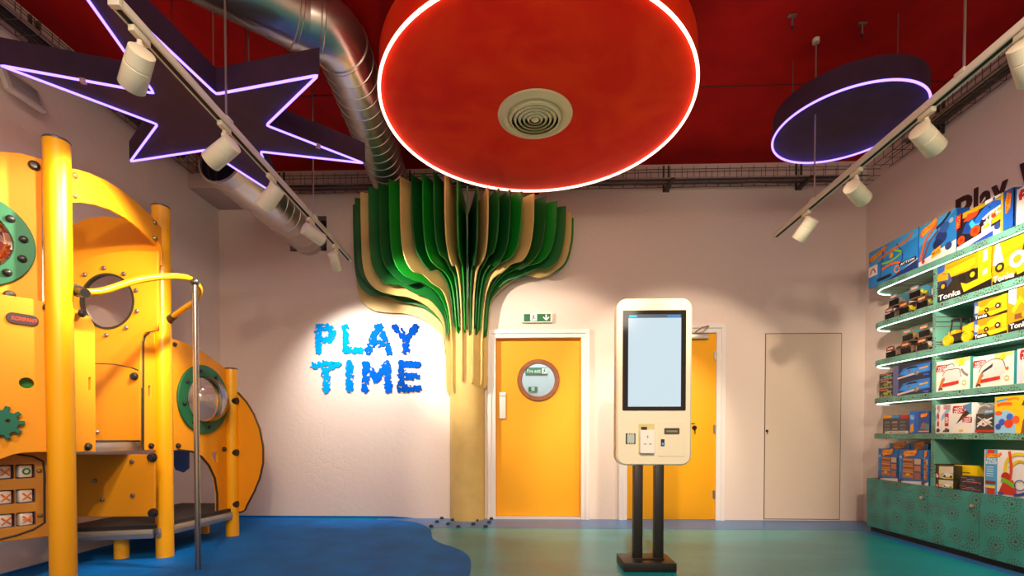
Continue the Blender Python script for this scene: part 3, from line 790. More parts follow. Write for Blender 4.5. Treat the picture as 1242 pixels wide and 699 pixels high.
# vertical planes
class Plane:
    def __init__(s, o, d, shift=0):
        s.u = Vector((d.x, d.y, 0)).normalized(); s.n = s.u.cross(Vector((0, 0, 1)))
        s.o = Vector((o.x, o.y, 0)) + s.n * shift; s.m = frame(s.o, s.u, (0, 0, 1))
    def pt(s, px, py):
        r = ray(px, py); k = (s.o - CP).dot(s.n) / r.dot(s.n); q = CP + r * k - s.o
        return (q.dot(s.u), q.z)
    def w(s, px, py, z=0):
        a = s.pt(px, py); return s.m @ Vector((a[0], a[1], z))
def panel(pl, px, name='panel', t=.019, holes=(), m=PO, smooth=0, parent=None, hpts=(), edge=True):
    pts = [pl.pt(*p) for p in px]
    if smooth: pts = [tuple(p.xy) for p in catmull([(*p, 0) for p in pts], smooth, True)]
    hs = [circ(*pl.pt(c[0], c[1]), c[2] / 1, n=40) for c in holes] + [[pl.pt(*q) for q in h] for h in hpts]
    mb = MB().prism(pts, t, m, pl.m, holes=hs, bev=.0025)
    return mb.build(name, parent or fr_)
def bolts(pl, pxs, z=.012, r=.022, col=BOLT, name='bolt', parent=None):
    for px, py in pxs:
        a = pl.pt(px, py)
        MB().lathe([(r, 0), (r * .98, r * .45), (r * .7, r * .85), (0, r)], col, pl.m @ Matrix.Translation((a[0], a[1], z)), 16).build(name, parent or fr_)
AB = Plane(Ap, Bp - Ap)             # side facing the room; n points into the room
if AB.n.x < 0: AB = Plane(Bp, Ap - Bp)
BC = Plane(Bp, Cp_ - Bp)
if BC.n.x < 0: BC = Plane(Cp_, Bp - Cp_)
# panel plane to the left of the near post, turned towards the camera
LD = Vector((-math.sin(R(38)), -math.cos(R(38)), 0))
PL = Plane(Ap - LD * 1.3, LD)
PL = Plane(Ap, -LD)
PLi = Plane(Ap, -LD, -.10)
LO = Ap + LD * 1.35
post(Vector((LO.x, LO.y, 0)), zA)
def obl(w, b): return Plane(Vector(w), Vector((Bp.x, Bp.y + b, 0)) - Vector(w))
FB = Plane(Vector((-3.3, 3.52, 0)), Vector((1, 0, 0)))      # frontal planes at the back of the tower
FB2 = Plane(Vector((-3.3, 3.6, 0)), Vector((1, 0, 0)))
FB0 = Plane(Vector((-3.3, 3.44, 0)), Vector((1, 0, 0)))
xw = XL + .05
# canopy and hole panel at the back
panel(FB2, [(140, 319), (110, 322), (82, 345), (82, 284), (86, 276), (103, 267), (126, 263), (150, 266), (174, 275), (190, 288), (196, 300), (196, 322)], 'canopy_panel')
hc = (131.5, 366); zc_ = FB.pt(131.5, 333)[1] - FB.pt(131.5, 366)[1]
panel(FB, [(80, 470), (80, 340), (84, 333), (100, 320), (118, 311), (136, 307), (160, 305), (186, 306), (192, 306), (192, 401), (184, 402), (178, 403), (173.5, 407), (171, 415), (171, 470)], 'hole_panel', holes=[(*hc, zc_)])
c0 = FB.pt(*hc)
MB().prism(circ(*c0, zc_ + .006, n=48), .03, PEDGE, FB.m, holes=[circ(*c0, zc_ - .008, n=48)]).build('hole_rim', fr_)
bolts(FB, [(105, 334), (128, 326), (152, 333), (167, 353), (168, 378), (155, 398), (131, 407), (107, 398)], r=.016, col=M('#8d8578', .35, .8))
# curved hood panel and small pieces inside the tower
panel(FB0, [(96, 534), (96, 442), (118, 441), (140, 442), (160, 446), (170, 450), (170, 534)], 'hood_panel')
MB().tube([FB0.w(x, y, .004) for x, y in ((100, 442.5), (118, 441.5), (140, 442.5), (160, 446.5), (169, 450))], .007, PEDGE, 6).build('hood_edge', fr_)
bolts(FB0, [(165, 457)], r=.028); bolts(FB0, [(120, 524)], r=.014, col=ALU)
# near panel, left of the near post: arched window panel and play panel
wc = (-39, 288)
up = panel(PLi, [(-110, 376), (-110, 215), (-75, 196), (-35, 186), (0, 185), (25, 187), (50, 194), (50, 376)], 'window_panel', holes=[(-39, 288, PLi.pt(-19, 250)[1] - PLi.pt(-19, 288)[1])])
ro = PLi.pt(-19, 231)[1] - PLi.pt(-19, 288)[1]; ri = ro * .67; cc = PLi.pt(*wc)
ring = MB().prism(circ(*cc, ro, n=56), .02, GRN, PLi.m, holes=[circ(*cc, ri, n=56)], z0=.01, bev=.004).build('window_ring', fr_)
for k in range(12):
    a = 2 * PI * (k + .4) / 12; q = (cc[0] + math.cos(a) * (ro + ri) / 2, cc[1] + math.sin(a) * (ro + ri) / 2)
    MB().lathe([(.02, 0), (.019, .01), (.012, .018), (0, .021)], BOLT, PLi.m @ Matrix.Translation((*q, .03)), 14).build('bolt', ring)
dm = PLi.m @ Matrix.Translation((*cc, .028))
MB().lathe([(ri * math.cos(a), ri * .55 * math.sin(a)) for a in [R(x) for x in range(0, 91, 9)]], clear('bubble', .26), dm, 40).build('bubble_window', ring)
bolts(PLi, [(41, 202)], r=.026); bolts(PLi, [(11, 359)], r=.026)
PLo = Plane(Ap, -LD, -.02)
lower = panel(PLo, [(-110, 345), (-60, 349), (0, 358), (40, 364), (70, 371), (70, 548), (46, 548), (28, 549), (16, 551), (2, 556), (-20, 566), (-60, 585), (-110, 600)], 'play_panel', holes=[(32, 465, PLo.pt(32, 458)[1] - PLo.pt(32, 465)[1])])
bolts(PLo, [(58, 374), (63, 542)], r=.024)
MB().prism(circ(*PLo.pt(29, 465), .05, n=20), .004, M('#1c8a2a', .4), PLo.m, z0=-.05).build('sound_button', fr_)
# maker's plate
a = PLo.pt(27, 388); b_ = PLo.pt(46, 392.5)
ang = math.atan2(b_[1] - a[1], b_[0] - a[0]) + .0
pm = PLo.m @ Matrix.Translation((a[0], a[1], .01)) @ Matrix.Rotation(R(-2), 4, 'Z')
pw = 2 * abs(b_[0] - a[0]); ph_ = pw * .46
mb = MB().prism(rrect(-pw / 2, -ph_ / 2, pw / 2, ph_ / 2, ph_ * .48), .008, M('#3a2a2a', .4), pm, z0=0, bev=.002)
mb.text('KOMPAN', M('#FF3A12', .4, emit=.3), pm, ph_ * .36, pw * .68, bold=.012, z=.0085)
mb.text('✶', M('#FF3A12', .4, emit=.3), pm @ Matrix.Translation((pw * .42, ph_ * .1, 0)), ph_ * .3, z=.0085) if False else None
mb.flat([(pw * .38 + x * ph_, y * ph_) for x, y in ((0, -.16), (.05, .05), (-.06, .16), (.06, .14), (.1, .28), (.13, .14), (.22, .2), (.15, .05), (.2, -.14), (.1, -.02))], M('#FF3A12', .4, emit=.3), pm, .0085)
mb.build('name_plate', fr_)
# green gear
gc = PLo.pt(0, 513); gr = PLo.pt(0, 493)[1] - gc[1]; gp = []
for k in range(10):
    for j, rr in ((-.42, .72), (-.2, .76), (-.14, 1.0), (.14, 1.0), (.2, .76)):
        aa = 2 * PI * (k + j) / 10; gp.append((gc[0] + math.cos(aa) * gr * rr, gc[1] + math.sin(aa) * gr * rr))
MB().prism(gp, .022, M('#0d6b54', .4), PLo.m, holes=[circ(gc[0] + gr * .3, gc[1] + gr * .1, gr * .13, n=14), circ(gc[0] - gr * .3, gc[1] - gr * .1, gr * .13, n=14)], z0=.02, bev=.003).build('gear', fr_)
# side barrier right of the near post
ABi = Plane(AB.o, AB.u, -.03)
slot = lambda x, y, w, h: [(x - w, y - h), (x + w, y - h), (x + w, y + h), (x - w, y + h)]
panel(ABi, [(74, 374), (86, 375), (98, 379), (107, 385), (112, 394), (113, 402), (114, 548), (74, 548)], 'side_barrier', hpts=[slot(107, 466, 1.9, 8.5)])
bolts(ABi, [(91, 380)], r=.024, z=.03); bolts(ABi, [(103, 542)], r=.024)
# arched beam between the two tall posts
ABo = Plane(AB.o, AB.u, .02)
beam = [(76, 204), (92, 206), (108, 211), (126, 219), (144, 230), (162, 244), (178, 259), (194, 276), (194, 305), (180, 289), (166, 276), (150, 264), (132, 254), (114, 248), (96, 245), (76, 245)]
panel(ABo, beam, 'arched_beam', t=.022)
bolts(ABo, [(87, 213), (87, 237), (185, 270), (185, 289)], r=.018, col=M('#9d8d5a', .35, .7))
# handrail loop and the steel pole
poleb = atZ(240.5, 692, 0); polet = atY(237, 346, poleb.y)
MB().cyl((poleb.x, poleb.y, 0), (poleb.x, poleb.y, polet.z), .0185, M('#A8A29a', .25, 1), 20).build('fire_pole', fr_)
MB().ball((poleb.x, poleb.y, polet.z + .02), .03, BOLT).build('pole_clamp', fr_)
ha = ABo.w(84, 353, .05); hb = ABo.w(120, 353, .09)
mid = atY(200, 336.5, (Ap.y + poleb.y) / 2 + .14)
pz = polet.z - .0
back = Vector((Bp.x + PRAD, Bp.y, atY(206, 387, Bp.y).z))
rail = catmull([ha, atY(103, 354.5, Ap.y + .06), atY(125, 353, Ap.y + .14), atY(160, 342, Ap.y + .3), atY(190, 336.5, Ap.y + .42), atY(215, 335.5, poleb.y - .12), atY(231, 339, poleb.y), atY(242, 350, poleb.y + .1), atY(238, 364, poleb.y + .2), back + (atY(238, 364, poleb.y + .2) - back) * .55, back], 7)
MB().tube(rail, .0195, PY, 14).build('handrail', fr_)
for c_, d_ in ((ha, rail[4] - ha), (back, rail[-4] - back)):
    d_.normalize(); MB().tube([c_ - d_ * .035, c_ - d_ * .005, c_, c_ + d_ * .06], [.034, .034, .029, .026], BOLT, 16).build('rail_bracket', fr_)
# panel with the bubble window between the middle and the low post
BCi = Plane(BC.o, BC.u, -.02)
o_ = [(172, 546), (172, 416), (174, 408), (179, 404), (186, 404), (194, 408), (205, 411), (220, 415), (236, 422), (252, 432), (268, 444), (284, 458), (286, 630), (262, 629), (262, 600), (259, 580), (252, 565), (243, 554), (232, 548), (215, 546)]
hr = BCi.pt(245, 458)[1] - BCi.pt(245, 485)[1]
bp_ = panel(BCi, o_, 'bubble_panel', holes=[(245, 485, hr)], hpts=[slot(180, 475, 1.7, 7), [(255, 549), (263, 548), (263, 561), (260, 561)]])
MB().tube([BCi.w(x, y, .012) for x, y in ((171.5, 546), (171.5, 416), (173.5, 408), (179, 403.5))], .009, PEDGE, 6).build('panel_edge', fr_)
MB().tube([BCi.w(x, y, .012) for x, y in ((262, 629), (262, 600), (259, 580), (252, 565), (243, 554), (232, 548), (215, 546))], .009, PEDGE, 6).build('panel_edge', fr_)
ro = BCi.pt(245, 444)[1] - BCi.pt(245, 485)[1]; cc = BCi.pt(245, 485)
ring = MB().prism(circ(*cc, ro, n=56), .02, GRN, BCi.m, holes=[circ(*cc, hr, n=56)], z0=.01, bev=.004).build('window_ring', fr_)
for k in range(8):
    a = 2 * PI * (k + .25) / 8; q = (cc[0] + math.cos(a) * (ro + hr) / 2, cc[1] + math.sin(a) * (ro + hr) / 2)
    MB().lathe([(.018, 0), (.017, .01), (.011, .016), (0, .018)], BOLT, BCi.m @ Matrix.Translation((*q, .03)), 14).build('bolt', ring)
MB().lathe([((hr + .01) * math.cos(a), (hr + .01) * .8 * math.sin(a)) for a in [R(x) for x in range(0, 91, 9)]], clear('bubble', .26), BCi.m @ Matrix.Translation((*cc, .03)), 40).build('bubble_window', ring)
bolts(BCi, [(192, 412), (181, 541), (214, 541), (270, 545), (269, 625), (275, 624)], r=.022)
bolts(BCi, [(210, 418)], r=.018)
# D-shaped fin beyond the low post
FC = Plane(Vector((Cp_.x, Cp_.y + .03, 0)), Vector((1, 0, 0)))
panel(FC, [(283, 474), (290, 477), (300, 488), (309, 503), (316, 521), (320, 542), (320, 562), (316, 580), (309, 597), (301, 612), (298, 619), (294, 621), (283, 622)], 'end_fin', t=.022)
MB().tube([FC.w(x, y, .012) for x, y in ((285, 474), (290, 477), (300, 488), (309, 503), (316, 521), (320, 542), (320, 562), (316, 580), (309, 597), (301, 612), (298, 619), (294, 621), (285, 622))], .008, PEDGE, 6).build('fin_edge', fr_)
for py in (487, 549, 611):
    q = FC.w(287, py, .0)
    MB().cyl(q + Vector((-.03, -.045, 0)), q + Vector((.035, -.045, 0)), .032, BOLT, 14).build('fin_clamp', fr_)
# decks
zd = atY(150, 534, Bp.y - .1).z
dk = MB()
dpts = [(xw, 3.36), (Bp.x - .1, Bp.y - .02), (Ap.x - .1, Ap.y + .05), (LO.x - .12, LO.y + .1), (xw, LO.y + .1)]
dk.prism(dpts, .02, DECK, Matrix(), z0=zd - .02).build('deck', fr_)
mb = MB()
q0 = AB.m.translation
def edge_bar(p, q, z0, z1, nm='deck_edge', th=.03, m=ALU):
    d = (Vector(q) - Vector(p)); L = d.length; d.normalize(); fm = frame((p[0], p[1], 0), d, (0, 0, 1))
    o = MB().box((0, z0, -th / 2), (L, z1, th / 2), m, .003, fm).box((0, z0 + (z1 - z0) * .45, -th / 2 - .004), (L, z0 + (z1 - z0) * .55, th / 2 + .004), m, 0, fm)
    return o.build(nm, fr_)
edge_bar((Ap.x - .09, Ap.y + .06, 0), (Bp.x - .09, Bp.y - .06, 0), zd - .075, zd - .012)
# panel below the deck and the low step platform
panel(FB0, [(74, 552), (188, 552), (188, 626), (74, 627)], 'lower_panel')
bolts(FB0, [(117, 583), (126, 606), (162, 560), (163, 601)], r=.016, col=M('#8d8578', .35, .8)); bolts(FB0, [(187, 555), (188, 622)], r=.034)
# low step deck
zl = .27
dl = [(xw, Bp.y + .1), (xw, Bp.y - .25), (Bp.x - .02, Bp.y - .09), (Cp_.x + .02, Cp_.y - .04), (Cp_.x - .1, Cp_.y + .3), (xw, Cp_.y + .3)]
MB().prism(dl, .03, DECK, Matrix(), z0=zl - .03).build('step_deck', fr_)
edge_bar((xw, Bp.y - .25, 0), (Bp.x - .02, Bp.y - .09, 0), zl - .1, zl - .03); edge_bar((Bp.x, Bp.y - .08, 0), (Cp_.x + .02, Cp_.y - .05, 0), zl - .1, zl - .03)
for x, y in ((xw + .35, Bp.y - .05), (Cp_.x - .35, Cp_.y + .1)):
    MB().cyl((x, y, 0), (x, y, zl - .05), .05, PY, 18).build('step_leg', fr_)
# slide tongue seen under the bubble panel
FS = Plane(Vector((-3.3, Bp.y + .5, 0)), Vector((1, 0, 0)))
panel(FS, [(212, 540), (229, 540), (229, 568), (223, 573), (214, 570), (212, 565)], 'slide_flap', m=M('#1b4f9e', .4), t=.02)
# noughts and crosses panel under the play panel
PLt = Plane(Ap, -LD, -.16)
BR = M('#B87A1C', .5)
rows = (572, 602, 630); cols = (5, 31); cells = []
hp = []
cs = [PLt.pt(31, y) for y in rows]; dx = PLt.pt(31, 602)[0] - PLt.pt(5, 602)[0]; hs_ = .042
for r_ in range(3):
    for c_ in range(3):
        u, v = cs[1][0] - dx * c_, cs[r_][1]; hp.append((u, v, r_, c_))
pts = [PLt.pt(*p) for p in ((-110, 548), (64, 548), (62, 600), (60, 650), (20, 655), (-110, 668))]
MB().prism(pts, .02, BR, PLt.m, holes=[rrect(u - hs_, v - hs_, u + hs_, v + hs_, .008) for u, v, _, _ in hp], bev=.002).build('game_panel', fr_)
OX = ['XXO', 'XXO', 'XXO']; OX = ['OXO', 'XXO', '*XO']
for u, v, r_, c_ in hp:
    bm_ = PLt.m @ Matrix.Translation((u, v, -.012))
    mb = MB().box((-hs_ * .98, -hs_ * .98, -.05), (hs_ * .98, hs_ * .98, -.045), M('#5a1410', .5), 0, bm_)
    ba = bm_ @ Matrix.Rotation(R(18), 4, 'Y')
    mb.box((-hs_ * .72, -hs_ * .8, -.03), (hs_ * .62, hs_ * .8, .014), M('#D8D2C8', .45), .005, ba)
    ch = OX[r_][c_]
    if ch in 'X*':
        for s_ in ((1, -1) if ch == 'X' else (1, -1, 0)):
            d = hs_ * .45; a_ = Vector((-d, -d * s_, .0155)); e_ = Vector((d, d * s_, .0155))
            mb.tube([ba @ a_, ba @ e_], .0045, M('#D2701A', .45), 6)
    else:
        mb.prism(circ(0, 0, hs_ * .45, n=20), .003, M('#1d7a34', .45), ba, holes=[circ(0, 0, hs_ * .26, n=20)], z0=.0145)
    mb.build('game_block', fr_)
ln = [PLt.m @ Vector((*PLt.pt(*p), .0115)) for p in ((20, 551), (40, 554), (52, 560), (53.5, 575), (53.5, 634), (40, 642), (20, 649), (0, 654), (-40, 660))]
MB().tube(ln, .006, PEDGE, 6).build('groove_line', fr_)
bolts(PLt, [(47, 571), (48, 625)], r=.012, col=M('#8d7a50', .35, .7))
MB().box((-.05, 0, -.02), (.05, .02, .02), PY, .004, frame((Ap.x, Ap.y, 0), (1, 0, 0), (0, 0, 1)))
# furry toys seen through the near bubble window
def fuzzy(px, py, rad, cols, label, seed):
    c = PLi.w(px, py, -.11); mb = MB(); rnd = random.Random(seed)
    mb.ball(c, rad * .72, M(cols[0], .7), seg=16)
    for k in range(160):
        z = 1 - 2 * (k + .5) / 160; a = k * 2.39996; rr = math.sqrt(1 - z * z); d = Vector((rr * math.cos(a), rr * math.sin(a), z))
        L = rad * rnd.uniform(.85, 1.1); mb.tube([c + d * rad * .6, c + d * L], [.012, .002], M(cols[k % len(cols)], .7), 4)
    return tag(mb.build('plush_ball'), label, 'toy')
rt = PLi.pt(0, 285)[1] - PLi.pt(0, 300)[1]
fuzzy(-3, 301, rt * 1.15, ['#E0461a', '#f08a3a', '#d8340f'], 'orange furry ball seen through the near round window', 3)
fuzzy(-6, 264, rt * .95, ['#8a2a6a', '#c45aa0', '#5a2a7a'], 'purple furry ball seen through the near round window, above the orange one', 4)
fuzzy(-62, 286, rt * 1.1, ['#2a6aa0', '#e8e0d0', '#3a9ab0'], 'blue furry ball behind the near round window', 5)
# ------------------------------------------------------------------ order kiosk
KY = atZ(789, 689, 0).y
KF = KY - .02
KX = lambda px, py: atY(px, py, KF)
kc = KX(792.5, 600).x
t = thing('order_kiosk', 'cream touch-screen kiosk on two black posts in front of the yellow door', 'kiosk', (kc, KY, 0))
CRM = M('#EDE6CC', .35); BLK = M('#1b1916', .45)
a = KX(749.5, 563); b = KX(838, 363.5)
TH = .12
kf = frame((0, KF, 0), (1, 0, 0), (0, 0, 1))
body = MB().prism(rrect(a.x, a.z, b.x, b.z, .06), TH, CRM, kf, z0=-TH, bev=.012).build('kiosk_body', t)
c0 = KX(755, 498); c1 = KX(832, 376.5)
scr = MB().prism(rrect(c0.x, c0.z, c1.x, c1.z, .008), .006, M('#0c0c10', .08), kf, z0=0, bev=.001).build('screen_bezel', body)
s0 = KX(761.5, 493.5); s1 = KX(826, 381.5)
mb = MB(); mb.prism([(s0.x, s0.z), (s1.x, s0.z), (s1.x, s1.z), (s0.x, s1.z)], .0012, M('#D2E6F0', .12, emit=.82, base='#0a0a0c'), kf, z0=.006)
mb.prism([(s0.x, s1.z - .025), (s1.x, s1.z - .025), (s1.x, s1.z), (s0.x, s1.z)], .0006, M('#4a6472', .2, emit=.8, base='#0a0a0c'), kf, z0=.0072)
mb.prism([(s0.x + .005, s1.z - .02), (s0.x + .06, s1.z - .02), (s0.x + .06, s1.z - .006), (s0.x + .005, s1.z - .006)], .0006, M('#1f9be0', .2, emit=.6), kf, z0=.0079)
mb.prism([(s1.x - .1, s1.z - .019), (s1.x - .006, s1.z - .019), (s1.x - .006, s1.z - .008), (s1.x - .1, s1.z - .008)], .0006, M('#2a6ab0', .2, emit=.5), kf, z0=.0079)
mb.prism([(s0.x + .02, s0.z + .008), (s0.x + .09, s0.z + .008), (s0.x + .09, s0.z + .012), (s0.x + .02, s0.z + .012)], .0006, M('#8db4c8', .2, emit=.4), kf, z0=.0072)
mb.build('screen', scr)
# scanner window, card reader holder, printer door
p0 = KX(759, 538.5); p1 = KX(770.5, 526)
mb = MB().prism(rrect(p0.x, p0.z, p1.x, p1.z, .004), .006, M('#2b3a3a', .3), kf, z0=0, bev=.001)
mb.prism(rrect(p0.x + .008, p0.z + .008, p1.x - .008, p1.z - .008, .003), .002, M('#B9C8C4', .25), kf, z0=.006)
for u in (.25, .5, .75):
    for e in (0, 1):
        x = p0.x + (p1.x - p0.x) * u; z = p0.z + .004 if e == 0 else p1.z - .004
        mb.prism(rrect(x - .005, z - .003, x + .005, z + .003, .001), .002, CRM, kf, z0=.006)
mb.build('scanner_window', body)
p0 = KX(774.5, 550.5); p1 = KX(793.5, 514.5)
MB().prism(rrect(p0.x, p0.z, p1.x, p1.z, .004), .003, M('#D2C98E', .4), kf, z0=0, bev=.001).build('reader_recess', body)
p0 = KX(776, 549.5); p1 = KX(792.5, 522.5)
mb = MB().prism(rrect(p0.x, p0.z, p1.x, p1.z, .006), .028, M('#F2F0EA', .35), kf, z0=.003, bev=.004)
mx_ = (p0.x + p1.x) / 2; w_ = p1.x - p0.x; h_ = p1.z - p0.z
for dx, dz, rw, rh in ((0, .22, .004, .009), (-.2, -.1, .009, .0035), (.2, -.1, .009, .0035)):
    mb.prism(rrect(mx_ + dx * w_ - rw, p0.z + h_ * (.5 + dz) - rh, mx_ + dx * w_ + rw, p0.z + h_ * (.5 + dz) + rh, .002), .001, M('#8f8a80', .4), kf, z0=.031)
mb.build('socket_plate', body)
p0 = KX(777.5, 522), KX(784.5, 518)
mb = MB(); mb.prism(rrect(p0[0].x, p0[0].z, p0[1].x, p0[1].z, .003), .006, M('#3a2e1c', .4), kf, z0=.003); mb.build('reader_slot', body)
p0 = KX(798.5, 553.5); p1 = KX(830, 511.5)
pd = MB().prism(rrect(p0.x, p0.z, p1.x, p1.z, .004), .004, CRM, kf, z0=.0, bev=.0015).build('printer_door', body)
p0 = KX(805.5, 526.5); p1 = KX(823.5, 519.5)
MB().prism(rrect(p0.x, p0.z, p1.x, p1.z, .003), .008, M('#4a4438', .35), kf, z0=.004, holes=[rrect(p0.x + .012, p0.z + .012, p1.x - .012, p1.z - .012, .002)]).prism(rrect(p0.x + .012, p0.z + .012, p1.x - .012, p1.z - .012, .002), .002, M('#8d8872', .4), kf, z0=.004).build('ticket_slot', pd)
p0 = KX(801.3, 541); p1 = KX(805.5, 533)
MB().prism(rrect(p0.x, p0.z, p1.x, p1.z, .003), .006, M('#2c2a30', .3), kf, z0=.004).prism(rrect(p0.x + .006, p0.z + .006, p1.x - .006, p0.z + .022, .002), .003, M('#3aa0e8', .3, emit=.4), kf, z0=.009).build('door_lock', pd)
# posts and base
for xa, xb in ((769.5, 780), (795, 805.5)):
    x0, x1 = KX(xa, 600).x, KX(xb, 600).x
    MB().box((x0, KY - .015, .03), (x1, KY + .055, a.z + .1 if False else a.z + .002), BLK, .003).build('kiosk_post', t)
q0, q1 = atZ(757.5, 697, 0), atZ(820.5, 697, 0)
yb = KY - .12
x0, x1 = atY(757, 690, yb).x, atY(821, 690, yb).x
bs = MB().box((x0, yb, .002), (x1, KY + .17, .065), BLK, .004)
bs.build('base_plate', t)
MB().box((KX(769, 600).x, KY - .03, .065), (KX(806, 600).x, KY + .07, .075), BLK, .002).build('post_flange', t)
# two rubber-backed bumps
# ------------------------------------------------------------------ teal stencilled shelving on the right wall
XS = (atZ(1066, 648, 0).x + atZ(1240, 697, 0).x) / 2
def stencil_material(col, dense=.5):
    m = bpy.data.materials.new('stencilled_teal'); m.use_nodes = True; nt = m.node_tree; b = nt.nodes['Principled BSDF']
    L = nt.links.new; N = nt.nodes.new
    tc = N('ShaderNodeTexCoord'); sp = N('ShaderNodeSeparateXYZ'); L(tc.outputs['Object'], sp.inputs[0])
    cb = N('ShaderNodeCombineXYZ'); L(sp.outputs['Y'], cb.inputs[0]); L(sp.outputs['Z'], cb.inputs[1])
    def math_(op, a, b_=None, clamp=False):
        n = N('ShaderNodeMath'); n.operation = op; n.use_clamp = clamp
        for i, q in enumerate((a, b_)):
            if q is None: continue
            if isinstance(q, (int, float)): n.inputs[i].default_value = q
            else: L(q, n.inputs[i])
        return n.outputs[0]
    def band(x, lo, hi): return math_('MULTIPLY', math_('GREATER_THAN', x, lo), math_('LESS_THAN', x, hi))
    tot = None
    for sc, off in ((6.5, 0),):
        ad = N('ShaderNodeVectorMath'); ad.operation = 'ADD'; L(cb.outputs[0], ad.inputs[0]); ad.inputs[1].default_value = (off, off, 0)
        v = N('ShaderNodeTexVoronoi'); v.voronoi_dimensions = '2D'; v.inputs['Scale'].default_value = sc; v.inputs['Randomness'].default_value = .5
        L(ad.outputs[0], v.inputs['Vector'])
        sb = N('ShaderNodeVectorMath'); sb.operation = 'SUBTRACT'; L(ad.outputs[0], sb.inputs[0]); L(v.outputs['Position'], sb.inputs[1])
        s2 = N('ShaderNodeSeparateXYZ'); L(sb.outputs[0], s2.inputs[0])
        ang = math_('ARCTAN2', s2.outputs['Y'], s2.outputs['X'])
        d = math_('MULTIPLY', v.outputs['Distance'], 1.0 / sc) if False else math_('DIVIDE', v.outputs['Distance'], sc)
        dot = math_('LESS_THAN', d, .011)
        pet = math_('MULTIPLY', band(d, .024, .042), math_('GREATER_THAN', math_('SINE', math_('MULTIPLY', ang, 12)), .35))
        dots = math_('MULTIPLY', band(d, .052, .062), math_('GREATER_THAN', math_('SINE', math_('MULTIPLY', ang, 16)), .3))
        s = math_('MAXIMUM', dot, math_('MAXIMUM', pet, dots))
        tot = s if tot is None else math_('MAXIMUM', tot, s)
    n = N('ShaderNodeTexNoise'); n.inputs['Scale'].default_value = 5; n.inputs['Detail'].default_value = 3; L(cb.outputs[0], n.inputs['Vector'])
    mask = math_('GREATER_THAN', n.outputs['Fac'], 1 - dense)
    n3 = N('ShaderNodeTexNoise'); n3.inputs['Scale'].default_value = 40; L(cb.outputs[0], n3.inputs['Vector'])
    fac = math_('MULTIPLY', math_('MULTIPLY', tot, mask), math_('GREATER_THAN', n3.outputs['Fac'], .3))
    n2 = N('ShaderNodeTexNoise'); n2.inputs['Scale'].default_value = 4; n2.inputs['Detail'].default_value = 6; L(tc.outputs['Object'], n2.inputs['Vector'])
    rp = N('ShaderNodeValToRGB'); rp.color_ramp.elements[0].position = .32; rp.color_ramp.elements[1].position = .7
    c = lin(col); rp.color_ramp.elements[0].color = (*[x * .78 for x in c], 1); rp.color_ramp.elements[1].color = (*[x * 1.2 for x in c], 1)
    L(n2.outputs['Fac'], rp.inputs[0])
    mx = N('ShaderNodeMix'); mx.data_type = 'RGBA'; L(fac, mx.inputs['Factor']); L(rp.outputs[0], mx.inputs[6]); mx.inputs[7].default_value = (*lin('#4a3420'), 1)
    L(mx.outputs[2], b.inputs['Base Color']); b.inputs['Roughness'].default_value = .42
    return m
TEAL = stencil_material('#64A08C', .62); TEALB = stencil_material('#2F8C86', .62); TEALP = M('#3F9A84', .45, var=.12, vscale=5)
sh = thing('shelving_unit', 'teal stencilled shelving unit with rounded end and lit shelves on the right wall', 'shelving', (XR - .2, 3.6, 0))
YE = atX(1066, 560, XS + .16).y; YU = atX(1130, 500, XS).y; YQ = 1.9
WB = XR - .004
def plan(y1, yend=YE, xs=XS, r=.2):
    pts = [(WB, y1), (xs, y1), (xs, yend - r)]
    for k in range(1, 9):
        a = PI / 2 * k / 8; pts.append((xs + r * (1 - math.cos(a)), yend - r + r * math.sin(a)))
    pts.append((WB, yend)); return pts
# base cabinet
zb = atX(1129, 590.5, XS).z
MB().prism(plan(YQ, r=.1), zb - .05, TEALB, Matrix(), z0=.05, bev=.004).build('base_cabinet', sh)
MB().prism(plan(YQ, YE - .02, XS + .03, r=.09), .05, M('#12100e', .6), Matrix(), z0=.002).build('plinth', sh)
RF = RIGHT(XS)
for (pa, pb, k, lab) in ((1078, 1127, (1122.5, 604), None), (1128, 1190, (1184.5, 614), None)):
    ya, yb_ = atX(pa, 600, XS).y, atX(pb, 600, XS).y
    dd = MB().prism([(-ya, .06), (-yb_, .06), (-yb_, zb - .075), (-ya, zb - .075)], .014, TEALB, RF, z0=.0, bev=.002).build('cabinet_door', sh)
    q = atX(*k, XS)
    MB().lathe([(.008, 0), (.008, .012), (.016, .018), (.014, .026), (0, .028)], M('#b8b0a0', .3, .9), RIGHT(XS - .014) @ Matrix.Translation((-q.y, q.z, 0)), 14).build('knob', dd)
ya = atX(1192, 600, XS).y
MB().prism([(-ya, .056), (-YQ, .056), (-YQ, zb - .03), (-ya, zb - .03)], .02, TEALB, RF, z0=0, bev=.004).build('front_panel', sh)
# uprights and back
ST = .05
SY = {1: 321.5, 2: 374, 3: 427, 4: 480, 5: 529.5}
SZs = {k: atX(1129, y, XS).z for k, y in SY.items()}
ztop = SZs[1] - ST / 2
MB().box((XS + .012, YU - .02, zb), (WB, YU + .02, ztop), TEAL, .002).build('upright', sh)
MB().box((XS + .012, YQ, zb), (WB, YQ + .044, ztop), TEAL, .002).build('upright', sh)
MB().box((WB - .02, YQ + .044, zb), (WB, YU - .02, ztop), TEALP).build('back_panel', sh)
LEDW = M('#E8FFE8', .4, emit=3.2, base='#888888')
for k in range(1, 6):
    z = SZs[k]
    yend = YE - (.0 if k < 4 else .0)
    MB().prism(plan(YQ, yend, r=.24), ST, TEAL, Matrix(), z0=z - ST / 2, bev=.004).build('shelf', sh)
    e = plan(YQ + .06, yend - .012, XS + .012, r=.23)[1:-1]
    if k < 5: MB().tube([(x, y, z - ST / 2 - .006) for x, y in e], .0045 if k < 4 else .0035, LEDW, 6).build('led_strip', sh)
